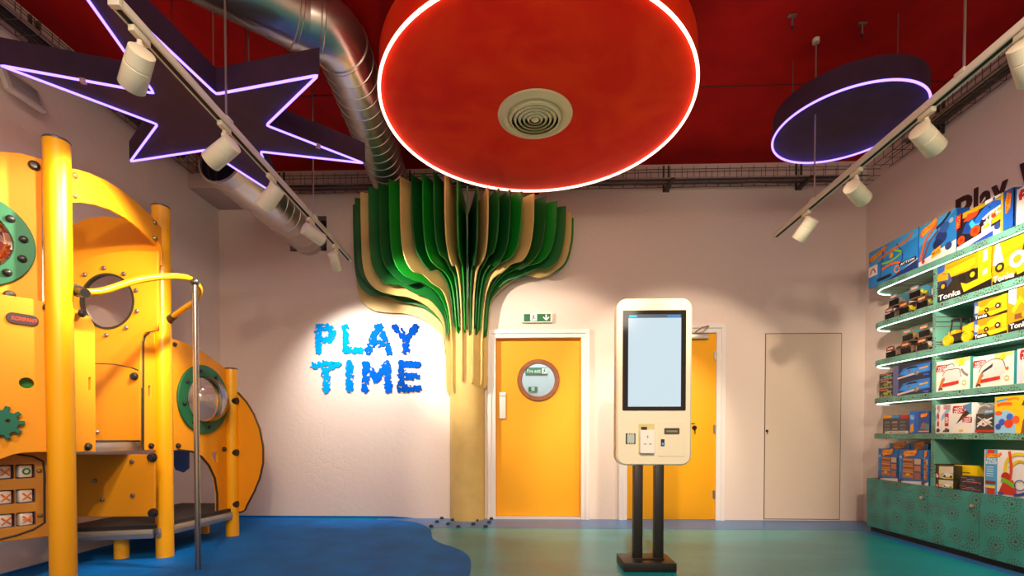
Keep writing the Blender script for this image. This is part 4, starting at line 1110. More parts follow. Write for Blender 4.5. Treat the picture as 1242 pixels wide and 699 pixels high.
TOPZ = {k: v + ST / 2 + .001 for k, v in SZs.items()}; TOPZ[6] = zb + .001

# ------------------------------------------------------------------ printed toy packaging
def art(mb, fr, w, h, items, z0=.0006):
    z = z0
    for it in items:
        k = it[0]; z += .00035
        P = lambda u, v: (u * w, v * h)
        if k == 'r': _, u0, v0, u1, v1, c = it; mb.flat([P(u0, v0), P(u1, v0), P(u1, v1), P(u0, v1)], M(c, .35), fr, z)
        elif k == 'p': mb.flat([P(*q) for q in it[1]], M(it[2], .35), fr, z)
        elif k == 'e': _, cx, cy, rx, c = it[:5]; ry = it[5] if len(it) > 5 else rx; mb.flat([(cx * w + rx * h * math.cos(a), cy * h + ry * h * math.sin(a)) for a in [2 * PI * i / 20 for i in range(20)]], M(c, .35), fr, z)
        elif k == 'o':  # ring
            _, cx, cy, ro, ri, c = it; n = 24
            for i in range(n):
                a, b = 2 * PI * i / n, 2 * PI * (i + 1) / n
                mb.flat([(cx * w + q * h * math.cos(t), cy * h + q * h * math.sin(t)) for q, t in ((ri, a), (ro, a), (ro, b), (ri, b))], M(c, .35), fr, z)
        elif k == 'b':  # thick band through points (thickness in box heights)
            _, pts, th, c = it; q = [Vector((a * w, b * h, 0)) for a, b in pts]; q = catmull(q, 5)
            for a, b in zip(q, q[1:]):
                d = (b - a); n_ = Vector((-d.y, d.x, 0)).normalized() * th * h / 2
                mb.flat([(x.x, x.y) for x in (a - n_, b - n_, b + n_, a + n_)], M(c, .35), fr, z)
        elif k == 't':
            _, s, u, v, hh, c = it[:6]; o = it[6] if len(it) > 6 else {}
            m = fr @ Matrix.Translation((u * w, v * h, 0)) @ Matrix.Rotation(R(o.get('rot', 0)), 4, 'Z')
            mb.text(s, M(c, .35), m, hh * h, o.get('w') and o['w'] * w, bold=o.get('bold', .012), shear=o.get('shear', 0), z=z)
def flame(u, v, s, asp=.5, rot=0):
    """curling flame badge with lettering, s = width in box widths"""
    pts = [(-.5, -.1), (-.42, .22), (-.2, .32), (.1, .3), (.34, .36), (.5, .5), (.46, .3), (.52, .14), (.4, .02), (.42, -.14), (.25, -.2), (.0, -.24), (-.25, -.3), (-.42, -.42), (-.4, -.24)]
    c, n = math.cos(R(rot)), math.sin(R(rot))
    def q(k): return [(u + (a * c - b * asp * n) * s * k, v + (a * n * 1.0 + b * asp * c) * s * k) for a, b in pts]
    return [('p', q(1.08), '#C81A14'), ('p', q(1), '#F08A10'), ('p', [(x, y + .0) for x, y in q(.8)], '#F7B21A'), ('t', 'HOT WHEELS', u, v + .01, .3 * s * asp, '#D01A10', dict(w=s * .72, rot=rot, shear=.2, bold=.018))]
def box_thing(name, label, cat, group, pl_, pr_, z, top, depth, base, items, side=None, dx=.012, yaw=0):
    """box on a shelf; pl_/pr_ its left and right pixel columns on the front plane, top = (px,py) of its upper edge"""
    xf = XS + dx
    y0, y1 = atX(pl_, 480, xf).y, atX(pr_, 480, xf).y
    zt = atX(*top, xf).z if isinstance(top, tuple) else z + top
    up = [q for q in SZs.values() if q > z + .05]
    if up: zt = min(zt, min(up) - ST / 2 - .014)
    w, h = y0 - y1, zt - z
    mb = MB().box((xf, y1, z), (xf + depth, y0, zt), M(base, .35), .0015)
    fr = frame((xf, y0, z), (0, -1, 0), (0, 0, 1))
    art(mb, fr, w, h, items)
    if side:
        fs = frame((xf, y1, z), (1, 0, 0), (0, 0, 1))   # near end of the box
        art(mb, fs, depth, h, side)
    o = mb.build(name)
    return tag(o, label, cat, group), zt
G1 = 'boxed toys along the top shelf'; G2 = 'boxed yellow construction toys'; G3 = 'boxed finger skateboard sets'; G4 = 'boxed toy cars on the rounded end shelves'; G5 = 'carded monster trucks on the rounded end shelves'
# ---- top shelf
tk = [('p', [(0, 0), (1, 0), (1, 1), (0, 1)], '#1E7FC4'), ('p', [(.0, .55), (1, .8), (1, 1), (0, 1)], '#3FA3DC'), ('p', [(0, 0), (.45, 0), (1, .26), (1, 0)], '#D8D4D8'), ('p', [(.35, 0), (1, .22), (1, 0)], '#1a2f6a'),
      ('r', .0, .3, .2, .58, '#E8E0DA'), ('b', [(.03, .34), (.1, .5), (.16, .36)], .04, '#b03a20'), *flame(.2, .82, .42, rot=18),
      ('b', [(.25, .15), (.3, .5), (.32, .85)], .03, '#1a3f9a'), ('b', [(.62, .1), (.72, .5), (.6, .86)], .03, '#23308a'), ('b', [(.2, .66), (.45, .74), (.8, .82), (.9, .95)], .06, '#E06A14'), ('b', [(.3, .52), (.5, .48), (.7, .58), (.55, .72)], .05, '#8CC21E'), ('b', [(.3, .36), (.5, .4), (.68, .34)], .06, '#E8641a'), ('o', .62, .2, .1, .06, '#E87A1a'), ('e', .5, .62, .07, '#D6A020'), ('r', .2, .08, .5, .16, '#15151c'), ('r', .66, .22, .98, .32, '#16161c'), ('t', 'ACTION', .82, .27, .06, '#FFFFFF', dict(w=.26))]
box_thing('toy_box', 'blue toy box with orange loop track, leftmost on the top shelf', 'toy box', G1, 1052, 1111, TOPZ[1], (1111, 277), .1, '#1F6FB8', tk, [('r', 0, 0, 1, 1, '#17509a')])
tk = [('p', [(0, 0), (1, 0), (1, 1), (0, 1)], '#1F74B8'), ('p', [(.0, .5), (.4, .6), (1, 1), (0, 1)], '#3A9AD0'), ('p', [(0, 0), (1, 0), (1, .3), (.4, .2), (0, .12)], '#D8CFCB'), *flame(.28, .86, .5, rot=16), ('b', [(.05, .15), (.2, .6), (.5, .85)], .07, '#D0581a'), ('b', [(.12, .1), (.3, .5), (.55, .7)], .04, '#7a2a20'),
      ('e', .62, .5, .16, '#1d2f66'), ('e', .7, .7, .12, '#2b4f8a'), ('e', .52, .38, .12, '#16224a'), ('b', [(.5, .75), (.7, .85), (.85, .98)], .07, '#1b2850'), ('e', .88, .78, .06, '#8AA0B8'), ('p', [(.38, .08), (.62, .14), (.62, .32), (.38, .24)], '#E8A01a'), ('t', 'MEGA', .5, .2, .07, '#5a2a10', dict(w=.2, rot=10)), ('e', .82, .22, .09, '#2a3a6a'), ('e', .15, .1, .05, '#a83a1a')]
box_thing('toy_box', 'blue toy box with dark robot beast, second on the top shelf', 'toy box', G1, 1112, 1157, TOPZ[1], (1157, 254), .1, '#1F6FB8', tk, [('r', 0, 0, 1, 1, '#17509a')], dx=.02)
tk = [('p', [(0, 0), (1, 0), (1, 1), (0, 1)], '#1d1a26'), ('p', [(.1, .84), (.8, .93), (.8, 1), (.1, 1)], '#B8960c'), ('p', [(.56, .3), (.82, .36), (.82, .95), (.62, .9)], '#D2AE10'),
      ('p', [(0, 0), (.84, 0), (.84, .3), (0, .1)], '#D6D3DA'), ('p', [(.2, 0), (.66, 0), (.66, .14)], '#2240A8'),
      ('p', [(.1, .42), (.16, .66), (.3, .74), (.42, .62), (.42, .4), (.28, .3)], '#14428e'),                    # tail and body
      ('p', [(.12, .74), (.2, .9), (.42, .86), (.36, .74), (.22, .7)], '#D8401a'),                             # fin
      ('p', [(.3, .5), (.38, .72), (.5, .86), (.66, .92), (.78, .86), (.8, .74), (.66, .7), (.5, .6), (.4, .48)], '#1C62C8'),   # upper head
      ('p', [(.46, .58), (.6, .68), (.8, .74), (.8, .68), (.62, .62), (.5, .53)], '#D8D4CE'),
      *[('p', [(.5 + .05 * i, .605 + .022 * i), (.54 + .05 * i, .62 + .022 * i), (.52 + .05 * i, .53 + .026 * i)], '#FFFFFF') for i in range(6)],
      ('p', [(.5, .46), (.62, .5), (.8, .62), (.8, .54), (.62, .42), (.5, .4)], '#B9B5B0'),                        # lower jaw
      *[('p', [(.54 + .055 * i, .48 + .026 * i), (.575 + .055 * i, .495 + .026 * i), (.56 + .055 * i, .56 + .026 * i)], '#FFFFFF') for i in range(4)],
      ('p', [(.24, .6), (.3, .68), (.36, .52), (.46, .5), (.38, .42), (.28, .46)], '#2FB2E0'), ('e', .6, .8, .022, '#0a1020'),
      ('e', .36, .34, .15, '#E8480f'), ('e', .36, .34, .07, '#b82c06'), ('e', .1, .24, .12, '#E8480f'), ('e', .1, .24, .055, '#b82c06'), ('e', .68, .52, .06, '#E03A1a'),
      ('p', [(.48, .16), (.64, .22), (.64, .44), (.48, .36)], '#F0EEE8'), ('p', [(.5, .26), (.62, .3), (.62, .4), (.5, .35)], '#E8B41a'), ('e', .75, .2, .09, '#2a3f7c'),
      ('r', .8, 0, .86, 1, '#D8B81a'), ('r', .84, 0, 1, 1, '#1B5AB0'), ('p', [(.88, .4), (.95, .5), (.97, .86), (.9, .94), (.87, .7)], '#F0981a'), ('t', 'HOT WHEELS', .92, .68, .09, '#D01A10', dict(w=.34, rot=84)),
      ('p', [(.0, .58), (.09, .62), (.1, 1), (0, .98)], '#C42014'), ('t', 'HOT', .05, .8, .1, '#F2A31a', dict(w=.2, rot=80)), ('p', [(.54, .9), (.8, .94), (.8, 1), (.54, 1)], '#e8e4ea'), ('e', .69, .955, .035, '#2a4a9a')]
box_thing('toy_box', 'toy box with a blue shark truck with white teeth on the top shelf', 'toy box', G1, 1158, 1227, TOPZ[1], (1227, 229), .12, '#1F5FB0', tk, [('r', 0, 0, 1, 1, '#1b57a8')], dx=.008)
TD = lambda u, v, s, rot=10, asp=1.0: [('p', [(u + x * s, v + y * s * asp) for x, y in ((-.55, -.3), (.5, -.36), (.56, -.1), (.52, .34), (-.5, .4), (-.58, .1))], '#B81E22'), ('t', 'TECH', u, v + .13 * s * asp, .24 * s * asp, '#FFFFFF', dict(w=s * .84, rot=rot, bold=.018)), ('t', 'DECK', u, v - .16 * s * asp, .24 * s * asp, '#FFFFFF', dict(w=s * .84, rot=rot, bold=.018))]
tk = [*TD(.3, .78, .44, asp=.9), ('e', .3, .2, .12, '#E8C81a', .05), ('p', [(.1, .4), (.5, .55), (.5, .46), (.12, .32)], '#e8ddd2')]
box_thing('toy_box', 'white toy box with a red badge at the right end of the top shelf', 'toy box', G1, 1228.5, 1300, TOPZ[1], (1230, 232), .12, '#EDE8E2', tk)
# ---- second shelf, right part: construction toys
def tonka(name_w=.42, v=0, kind=0):
    t = [('p', [(0, 0), (1, 0), (1, .24), (.55, .26), (.46, .1), (0, .1)], '#15120e'), ('p', [(.46, .36), (.52, .08), (1, .2), (1, .34), (.56, .27)], '#E8BE0a'), ('t', 'Tonka', .24, .13, .15, '#FFFFFF', dict(w=.44, bold=.018, shear=.05))]
    if kind == 0:
        t = [('p', [(0, 0), (1, 0), (1, 1), (0, 1)], '#2a2216'), ('r', .0, .6, .8, 1, '#D09a08'), ('p', [(.0, .8), (.14, .84), (.14, 1), (0, 1)], '#2f5fae')] + t
        t += [('p', [(.14, .9), (.22, .62), (.6, .66), (.72, .74), (.72, .98), (.5, .92)], '#F0B80e'), ('p', [(.14, .9), (.5, .92), (.72, .98), (.72, .9), (.2, .84)], '#C88f08'), ('p', [(.02, .5), (.1, .78), (.24, .74), (.3, .5), (.2, .36), (.04, .36)], '#3a4f80'), ('p', [(.04, .6), (.1, .76), (.22, .72), (.22, .56)], '#E09a10'), ('e', .12, .42, .13, '#1f2430'), ('e', .12, .42, .06, '#E8A60a'), ('e', .68, .48, .14, '#1c1812'), ('e', .68, .46, .07, '#E8B00a'), ('e', .48, .45, .1, '#1c1812'), ('r', .78, .26, 1, 1, '#F0BE0c'), ('p', [(.86, .68), (.94, .7), (.94, .98), (.86, .96)], '#D8CFB4'), ('p', [(.86, .34), (.94, .36), (.94, .5), (.86, .48)], '#CFC4A4')]
    else:
        t = [('p', [(0, 0), (1, 0), (1, 1), (0, 1)], '#C98e08'), ('p', [(.0, .5), (.26, .4), (.14, 1), (.06, 1)], '#C9DCEC'), ('p', [(.2, .7), (1, .8), (1, 1), (.16, 1)], '#E8AC0a')] + t
        t += [('p', [(.16, .5), (.4, .62), (.6, .6), (.8, .7), (.8, .4), (.2, .34)], '#E8A80a'), ('o', .52, .46, .2, .1, '#EDE6D6'), ('e', .52, .46, .1, '#C98a10'), ('e', .16, .4, .12, '#2a2018'), ('e', .16, .4, .06, '#E8A80a'), ('p', [(.62, .62), (.68, .96), (.96, .98), (.98, .6)], '#2a2620'), ('p', [(.68, .66), (.72, .9), (.92, .92), (.92, .64)], '#8a6a2a'), ('e', .86, .44, .18, '#211a14'), ('e', .86, .44, .08, '#E0A00a')]
    return t
box_thing('toy_box', 'yellow box with a toy dump truck, left on the second shelf from the top', 'toy box', G2, 1135.4, 1200.5, TOPZ[2], (1200, 300), .14, '#E8B40a', tonka(), [('r', 0, 0, 1, 1, '#D8A40a')])
box_thing('toy_box', 'yellow tractor-digger box at the right edge of the second shelf from the top', 'toy box', G2, 1201.5, 1262, TOPZ[2], (1201, 300), .14, '#E8B40a', tonka(kind=1))
# ---- third shelf, right part
t = thing('toy_bulldozer', 'loose black and yellow toy digger truck on the teal shelf', 'toy vehicle', (XS + .07, atX(1158, 420, XS).y, TOPZ[3]))
y0, y1 = atX(1140, 410, XS).y, atX(1176, 410, XS).y; z = TOPZ[3]; Lg = y0 - y1
TYE = M('#F0B208', .35); TBK = M('#1d1a17', .45)
fd = frame((XS + .03, y0, z), (0, -1, 0), (0, 0, 1))
MB().prism([(.02 * Lg, .03), (.95 * Lg, .03), (.98 * Lg, .075), (.6 * Lg, .09), (.1 * Lg, .085)], .09, TBK, fd, z0=-.1, bev=.003).build('chassis', t)
MB().prism([(.56 * Lg, .085), (.98 * Lg, .075), (1.0 * Lg, .12), (.9 * Lg, .145), (.58 * Lg, .13)], .08, TYE, fd, z0=-.095, bev=.004).prism([(.08 * Lg, .085), (.3 * Lg, .09), (.3 * Lg, .12), (.1 * Lg, .112)], .08, TYE, fd, z0=-.095, bev=.003).build('body_shell', t)
cb = MB()
for zz in (-.018, -.092):
    cb.tube([fd @ Vector((a * Lg, b, zz)) for a, b in ((.16, .1), (.22, .2), (.5, .21), (.56, .1))], .006, TBK, 6)
cb.prism([(.2 * Lg, .2), (.52 * Lg, .205), (.52 * Lg, .216), (.2 * Lg, .212)], .09, TBK, fd, z0=-.1); cb.build('cab_frame', t)
MB().tube([fd @ Vector((a * Lg, b, -.05)) for a, b in ((.7, .12), (.84, .2), (.98, .13))], .008, TBK, 6).build('loader_arm', t)
for u in (.16, .8):
    for zz in (.0, -.125):
        c = fd @ Vector((u * Lg, .042, zz))
        MB().lathe([(0, -.01), (.03, -.012), (.042, -.01), (.042, .01), (.03, .012), (.026, .008), (0, .008)], TYE, frame(c, (0, -1, 0), (0, 0, 1)), 22).build('wheel', t)
def tonka_small():
    return [('p', [(0, 0), (1, 0), (1, 1), (0, 1)], '#B78508'), ('r', 0, 0, 1, .26, '#17130e'), ('p', [(.4, .3), (.5, .06), (1, .16), (1, .34)], '#E0B60c'), ('t', 'Tonka', .22, .15, .17, '#FFFFFF', dict(w=.38, bold=.018)), ('r', 0, .26, .12, 1, '#3a5a9a'), ('p', [(.02, .4), (.14, .36), (.2, .7), (.04, .8)], '#C8b090'), ('p', [(.12, .6), (.4, .66), (.5, .84), (.84, .96), (.84, .62), (.6, .48), (.2, .46)], '#F0BA10'), ('e', .4, .42, .13, '#201a12'), ('e', .4, .42, .05, '#E0A80a'), ('e', .74, .5, .15, '#201a12'), ('e', .74, .5, .07, '#D8D0B4'), ('r', .86, .34, 1, 1, '#EEBC0c')]
_, zt = box_thing('toy_box', 'small yellow truck box, lower of the stacked pair beside the loose toy digger', 'toy box', G2, 1180, 1220, TOPZ[3], (1180, 390), .12, '#D8A80a', tonka_small())
box_thing('toy_box', 'small yellow truck box, upper of the stacked pair beside the loose toy digger', 'toy box', G2, 1180, 1220, zt + .001, (1180, 368), .12, '#D8A80a', tonka_small(), dx=.014)
tk = [('p', [(0, 0), (1, 0), (1, 1), (0, 1)], '#C38a10'), ('p', [(0, 0), (1, 0), (1, .3), (0, .2)], '#17130e'), ('t', 'Tonka', .35, .13, .12, '#FFFFFF', dict(w=.6, bold=.018)), ('p', [(0, .7), (.25, .6), (.25, 1), (0, 1)], '#C6D8E8'), ('p', [(.1, .5), (.35, .8), (.55, .62), (.7, .74), (.6, .5), (.4, .66), (.18, .42)], '#F0BE10'), ('r', .2, .28, .9, .4, '#7a4a20'), ('e', .55, .36, .1, '#D8A010')]
box_thing('toy_box', 'brown and yellow digger box at the right edge of the third shelf', 'toy box', G2, 1221.5, 1262, TOPZ[3], (1222, 353), .13, '#D09a0a', tk)
# ---- fourth shelf, right part: finger skateboards
def deck_art(kind):
    t = [('p', [(0, 0), (1, 0), (1, 1), (0, 1)], '#EFE8DC'), ('p', [(.55, .82), (1, .9), (1, 1), (.55, 1)], '#F0D77a'), *TD(.17, .75, .3, rot=10, asp=1.1)]
    if kind == 0: t += [('p', [(.2, .5), (.28, .76), (.5, .82), (.56, .66), (.72, .64), (.74, .36), (.5, .3), (.36, .34)], '#D9D3CC'), ('b', [(.2, .5), (.3, .66), (.5, .68), (.7, .66), (.76, .4)], .02, '#2a2622'), ('b', [(.3, .82), (.5, .86), (.56, .76)], .02, '#2a2622'), ('b', [(.76, .66), (.86, .5), (.96, .42)], .08, '#8a8078'), ('p', [(.68, .74), (.86, .8), (.84, .98), (.7, .94)], '#F2CE2a')]
    else: t += [('p', [(.12, .5), (.26, .76), (.5, .86), (.76, .76), (.82, .4), (.6, .24), (.3, .26)], '#DDD6CE'), ('b', [(.16, .48), (.26, .7), (.5, .84), (.74, .78), (.82, .5)], .02, '#2a2622'), ('p', [(.2, .42), (.26, .52), (.52, .72), (.5, .6)], '#2b2d48'), ('e', .86, .5, .05, '#E06a20'), ('p', [(.68, .78), (.82, .82), (.82, .98), (.7, .94)], '#F2CE2a')]
    t += [('p', [(.08, .06), (.2, .12), (.28, .46), (.18, .4)], '#C9762a'), ('e', .24, .38, .06, '#b07a50'), ('p', [(.22, .14), (.7, .2), (.7, .3), (.22, .25)], '#C8201e'), ('o', .86, .22, .08, .05, '#E8C87a'), ('b', [(.1, .04), (.16, .1), (.22, .05)], .05, '#3a2a22')]
    return t
box_thing('toy_box', 'white skate ramp box, left of the pair on the fourth shelf', 'toy box', G3, 1135.4, 1176, TOPZ[4], (1176, 432.5), .12, '#EFE8DC', deck_art(0), [('r', 0, 0, 1, 1, '#3FA08A')])
box_thing('toy_box', 'white skate ramp box with dark board, right of the pair on the fourth shelf', 'toy box', G3, 1180, 1229, TOPZ[4], (1180, 434), .12, '#EFE8DC', deck_art(1), [('r', 0, 0, 1, 1, '#2E9AA0')])
box_thing('toy_box', 'white skate box cut off at the right edge of the fourth shelf', 'toy box', G3, 1233, 1285, TOPZ[4], (1233, 424), .12, '#EFE8DC', [('r', 0, 0, .1, 1, '#D8D4E0'), *TD(.3, .8, .4), ('e', .4, .3, .16, '#C9c2d0')])
# ---- fifth shelf, right part
nar = [('p', [(0, 0), (1, 0), (1, 1), (0, 1)], '#EAE4E0'), ('p', [(.0, .4), (.9, .8), (.9, 1), (.0, .6)], '#8FB4D8'), ('p', [(.18, .84), (.85, .8), (.88, .97), (.2, 1)], '#c9a8a8'), ('t', 'TECH', .52, .92, .06, '#8a1a1e', dict(w=.5)), ('t', 'DECK', .52, .85, .06, '#8a1a1e', dict(w=.5)), ('r', .35, .24, .72, .68, '#C31f22'), ('t', 'RAMP', .54, .46, .12, '#FFFFFF', dict(w=.5, rot=90)), ('e', .5, .12, .06, '#5a4a3a'), ('r', .2, .04, .8, .1, '#4a3a30'), ('e', .7, .1, .05, '#3a2a26')]
box_thing('toy_box', 'narrow white skate box, leftmost of the two upright ones on the fifth shelf', 'toy box', G3, 1135.4, 1141.5, TOPZ[5], (1141, 491), .12, '#EAE4E0', nar)
box_thing('toy_box', 'narrow white skate box, right of the two upright ones on the fifth shelf', 'toy box', G3, 1142.4, 1155, TOPZ[5], (1142, 491), .12, '#EAE4E0', nar)
box_thing('toy_box', 'skate box with a big red badge and black triangle on the fifth shelf', 'toy box', G3, 1155.5, 1179, TOPZ[5], (1156, 490), .1, '#E6E2DC', [('p', [(0, 0), (1, 0), (1, 1), (0, 1)], '#E9E4DE'), ('p', [(.2, .3), (.95, .66), (1, .9), (.6, .7)], '#2a2622'), ('p', [(.5, .9), (1, .6), (1, 1)], '#4a8ab8'), *TD(.34, .78, .56, asp=.62), *TD(.8, .44, .44, asp=.6), ('p', [(.0, .0), (1, 0), (1, .28), (.3, .2), (0, .08)], '#EFE6D6'), ('r', .4, .04, .6, .12, '#D8B87a')])
# soft bag pack
y0, y1 = atX(1180.4, 510, XS).y, atX(1203.6, 510, XS).y; z = TOPZ[5] + .007; w_ = y0 - y1; h_ = atX(1192, 490, XS).z - z
fb = frame((XS + .02, y0, z), (0, -1, 0), (0, 0, 1))
mb = MB(); op = [(0, 0), (w_, 0), (w_, h_ * .72), (w_ * .9, h_ * .9), (w_ * .7, h_), (w_ * .35, h_), (w_ * .12, h_ * .9), (0, h_ * .7)]
mb.prism(op, .06, M('#8d8a86', .25), fb, z0=-.07, bev=.006)
art(mb, fb, w_, h_, [('r', .06, .08, .96, .66, '#33302e'), ('p', [(.1, .3), (.5, .5), (.9, .34), (.5, .2)], '#D4D0CC'), ('b', [(.12, .2), (.4, .34), (.9, .5)], .05, '#EDE9E4'), ('b', [(.15, .55), (.5, .4), (.92, .2)], .04, '#B8B2AC'), ('r', .02, .0, .98, .08, '#C2201e'), ('p', [(.5, .6), (.98, .66), (.98, .84), (.5, .76)], '#4a7a9a'), ('t', 'AIRPORT', .74, .72, .08, '#E8ECF0', dict(w=.42)), ('b', [(.2, .86), (.5, .96), (.8, .88)], .04, '#C9C6C2'), ('r', .4, .26, .5, .34, '#b02a22')], z0=.0065)
tag(mb.build('toy_pack'), 'grey soft pack with a rounded top on the fifth shelf', 'toy box')
box_thing('toy_box', 'bright yellow box with red and blue shapes on the fifth shelf', 'toy box', None, 1207, 1262, TOPZ[5], (1207, 482), .14, '#F2B90c', [('p', [(0, 0), (1, 0), (1, 1), (0, 1)], '#F4BE14'), ('p', [(0, 0), (.5, 0), (.46, .5), (.3, .62), (0, .6)], '#8FC4E4'), ('p', [(.04, .84), (.3, .9), (.3, .95), (.04, .9)], '#2a9ad8'), ('b', [(.06, .76), (.2, .8), (.4, .78)], .09, '#E8641a'), ('b', [(.3, .9), (.45, .93), (.56, .9)], .06, '#D88a10'), ('e', .1, .55, .1, '#E8541a', .06), ('e', .18, .3, .09, '#2a52b8'), ('e', .34, .26, .12, '#D63a1a'), ('e', .36, .44, .09, '#2a62c8'), ('e', .5, .36, .1, '#E85a20'), ('e', .1, .18, .08, '#1f45a0'), ('p', [(.62, .0), (1, 0), (1, .7), (.8, .6), (.66, .34)], '#8a4a20'), ('p', [(.62, .74), (.72, .98), (.8, .86), (.94, .92), (.86, .72)], '#5a2f18')])
# ---- cabinet top, right part
bb = [('p', [(0, 0), (1, 0), (1, 1), (0, 1)], '#2a2a1c'), ('p', [(.18, .12), (1, .12), (1, .96), (.18, .9)], '#B9AE94'), ('p', [(.2, .4), (1, .5), (1, .96), (.2, .9)], '#D8CEB4'), ('b', [(.28, .96), (.3, .2), (.5, .08), (1, .1)], .05, '#E8D21a'), ('p', [(.4, .2), (.5, .42), (.74, .5), (.98, .34), (.96, .2)], '#EAE6DC'), ('e', .52, .22, .1, '#2a2420'), ('e', .88, .22, .1, '#2a2420'), ('r', .02, .05, .2, .38, '#C61e22'), ('t', 'b', .11, .21, .26, '#FFFFFF', dict(bold=.018)), ('t', 'burago', .42, .1, .12, '#F4F0E8', dict(w=.34))]
_, zt = box_thing('toy_box', 'dark model-car box with a red b, lower of the stacked two', 'toy box', G4 + ' and cabinet', 1136.6, 1158, TOPZ[6], (1130, 580), .07, '#33301f', bb, dx=.02)
box_thing('toy_box', 'dark model-car box with a red b, upper of the stacked two', 'toy box', G4 + ' and cabinet', 1136.6, 1158, zt + .001, (1130, 563.5), .07, '#33301f', bb, dx=.022)
box_thing('toy_box', 'plain yellow box standing behind the dark car boxes on the cabinet', 'toy box', None, 1158.5, 1181, TOPZ[6], (1159, 564), .12, '#E8C20e', [('r', .2, .68, .9, .72, '#7a6408'), ('p', [(0, 0), (.1, 0), (.1, .5), (0, .5)], '#C8a60a')], dx=.1)
dk_ = [('p', [(0, 0), (1, 0), (1, 1), (0, 1)], '#1a2036'), ('p', [(.1, .3), (.3, .6), (.7, .62), (.95, .4), (.9, .24), (.2, .2)], '#2c3458'), ('b', [(.12, .34), (.5, .42), (.92, .34)], .1, '#C0522a'), ('b', [(.3, .6), (.5, .7), (.66, .6)], .08, '#8a90a8'), ('e', .28, .26, .12, '#0c0e16'), ('e', .8, .28, .12, '#0c0e16'), ('r', .06, .76, .3, .84, '#D84a2a'), ('r', .5, .8, .94, .88, '#39406a')]
_, zt = box_thing('toy_box', 'small navy race-car box, lower of the two in front of the yellow box', 'toy box', G4 + ' and cabinet', 1165.5, 1194, TOPZ[6], (1165, 588), .08, '#1a2036', dk_)
box_thing('toy_box', 'small navy race-car box, upper of the two in front of the yellow box', 'toy box', G4 + ' and cabinet', 1166.5, 1194, zt + .001, (1166, 577), .08, '#1a2036', dk_, dx=.013)
tk = [('p', [(0, 0), (1, 0), (1, 1), (0, 1)], '#E9E6E6'), ('r', .02, .0, .26, 1, '#3FA2D6'), ('r', .06, .92, .2, 1, '#D0281e'), ('p', [(.06, 0), (.22, 0), (.22, .16), (.14, .12), (.06, .16)], '#D0281e'), *flame(.18, .87, .3), ('t', 'TRACK', .15, .78, .06, '#FFFFFF', dict(w=.2)), ('t', 'BUILDER', .15, .71, .06, '#FFFFFF', dict(w=.22)), *[('r', .06, .6 - .05 * i, .2, .62 - .05 * i, '#BFE0F2') for i in range(5)], ('r', .04, .24, .24, .3, '#8a1a2a'), ('r', .04, .14, .24, .2, '#E8C84a'),
      ('b', [(.42, .5), (.46, .78), (.62, .92), (.86, .88), (1, .7)], .07, '#E8C61a'), ('b', [(.5, .62), (.7, .78), (1, .62)], .06, '#E0B81a'), ('b', [(.5, .98), (.54, .6), (.5, .2)], .06, '#D8401a'), ('p', [(.3, .04), (.4, .34), (.58, .36), (.66, .04)], '#C8241e'), ('e', .44, .42, .1, '#B81e1c'), ('b', [(.36, .36), (.46, .32), (.62, .22)], .09, '#6FB82a'), ('o', .7, .26, .12, .1, '#2a3f8a'), ('b', [(.6, .04), (.74, .08), (1, .2)], .06, '#23409a'), ('b', [(.84, .98), (.9, .8), (1, .64)], .05, '#D8501a'), ('r', .3, .02, .4, .08, '#3a4a9a')]
box_thing('toy_box', 'large white loop track box at the right end of the cabinet top', 'toy box', None, 1195.5, 1262, TOPZ[6], (1196, 545.5), .14, '#EDEAEA', tk, dx=.008)
# ---- rounded end: fourth, fifth shelves and cabinet top
crb = [('p', [(0, 0), (1, 0), (1, 1), (0, 1)], '#20283f'), ('r', 0, 0, .16, 1, '#5a5f8e'), ('p', [(.16, .3), (.3, .72), (.6, .84), (1, .86), (1, .3), (.5, .16)], '#1a6fc4'), ('p', [(.22, .4), (.36, .62), (.7, .68), (.96, .56), (.96, .36), (.4, .26)], '#2a8ae0'), ('p', [(.36, .62), (.46, .76), (.64, .78), (.7, .66)], '#162038'), ('e', .46, .5, .09, '#8a4a5a'), ('p', [(.14, .02), (.6, .2), (.6, .32), (.14, .14)], '#C9B8B8'), ('e', .66, .3, .16, '#8d7450'), ('e', .7, .32, .08, '#b8a078'), ('p', [(.74, .5), (.96, .56), (.96, .66), (.74, .58)], '#E8A020'), ('r', .84, .04, .98, .16, '#2a5ac0')]
_, zt = box_thing('toy_box', 'blue toy-car window box, lower of the two stacked beside the upright', 'toy box', G4, 1083, 1127.8, TOPZ[4], (1083, 462), .12, '#26345a', crb)
_, z2 = box_thing('toy_box', 'blue toy-car window box, upper of the two stacked beside the upright', 'toy box', G4, 1083, 1127.8, zt + .001, (1083, 445), .12, '#26345a', crb, dx=.015)
sm = lambda c: [('p', [(0, 0), (1, 0), (1, 1), (0, 1)], '#3a2a26'), ('p', [(.0, .0), (1, 0), (1, .3), (0, .2)], '#8a7a6a'), ('p', [(.1, .3), (.4, .62), (.9, .5), (.9, .3)], c), ('e', .3, .3, .14, '#15120e'), ('e', .75, .34, .14, '#15120e'), ('r', .1, .76, .7, .92, '#B8683a'), ('r', .6, .6, .95, .7, '#c9c0b0')]
zz = TOPZ[4]
for i, (c, lb) in enumerate((('#8FA63a', 'small brown box with a green truck, bottom of the stack at the rounded end'), ('#7a8a3a', 'small brown truck box, middle of the stack at the rounded end'), ('#5aa0a8', 'small pale truck box, top of the stack at the rounded end'))):
    o, zz = box_thing('toy_box', lb, 'toy box', G4, 1066.5, 1082.5, zz + (.001 if i else 0), .085 if i < 2 else .06, .12, '#4a3a32', sm(c), dx=.03 + .004 * i); 
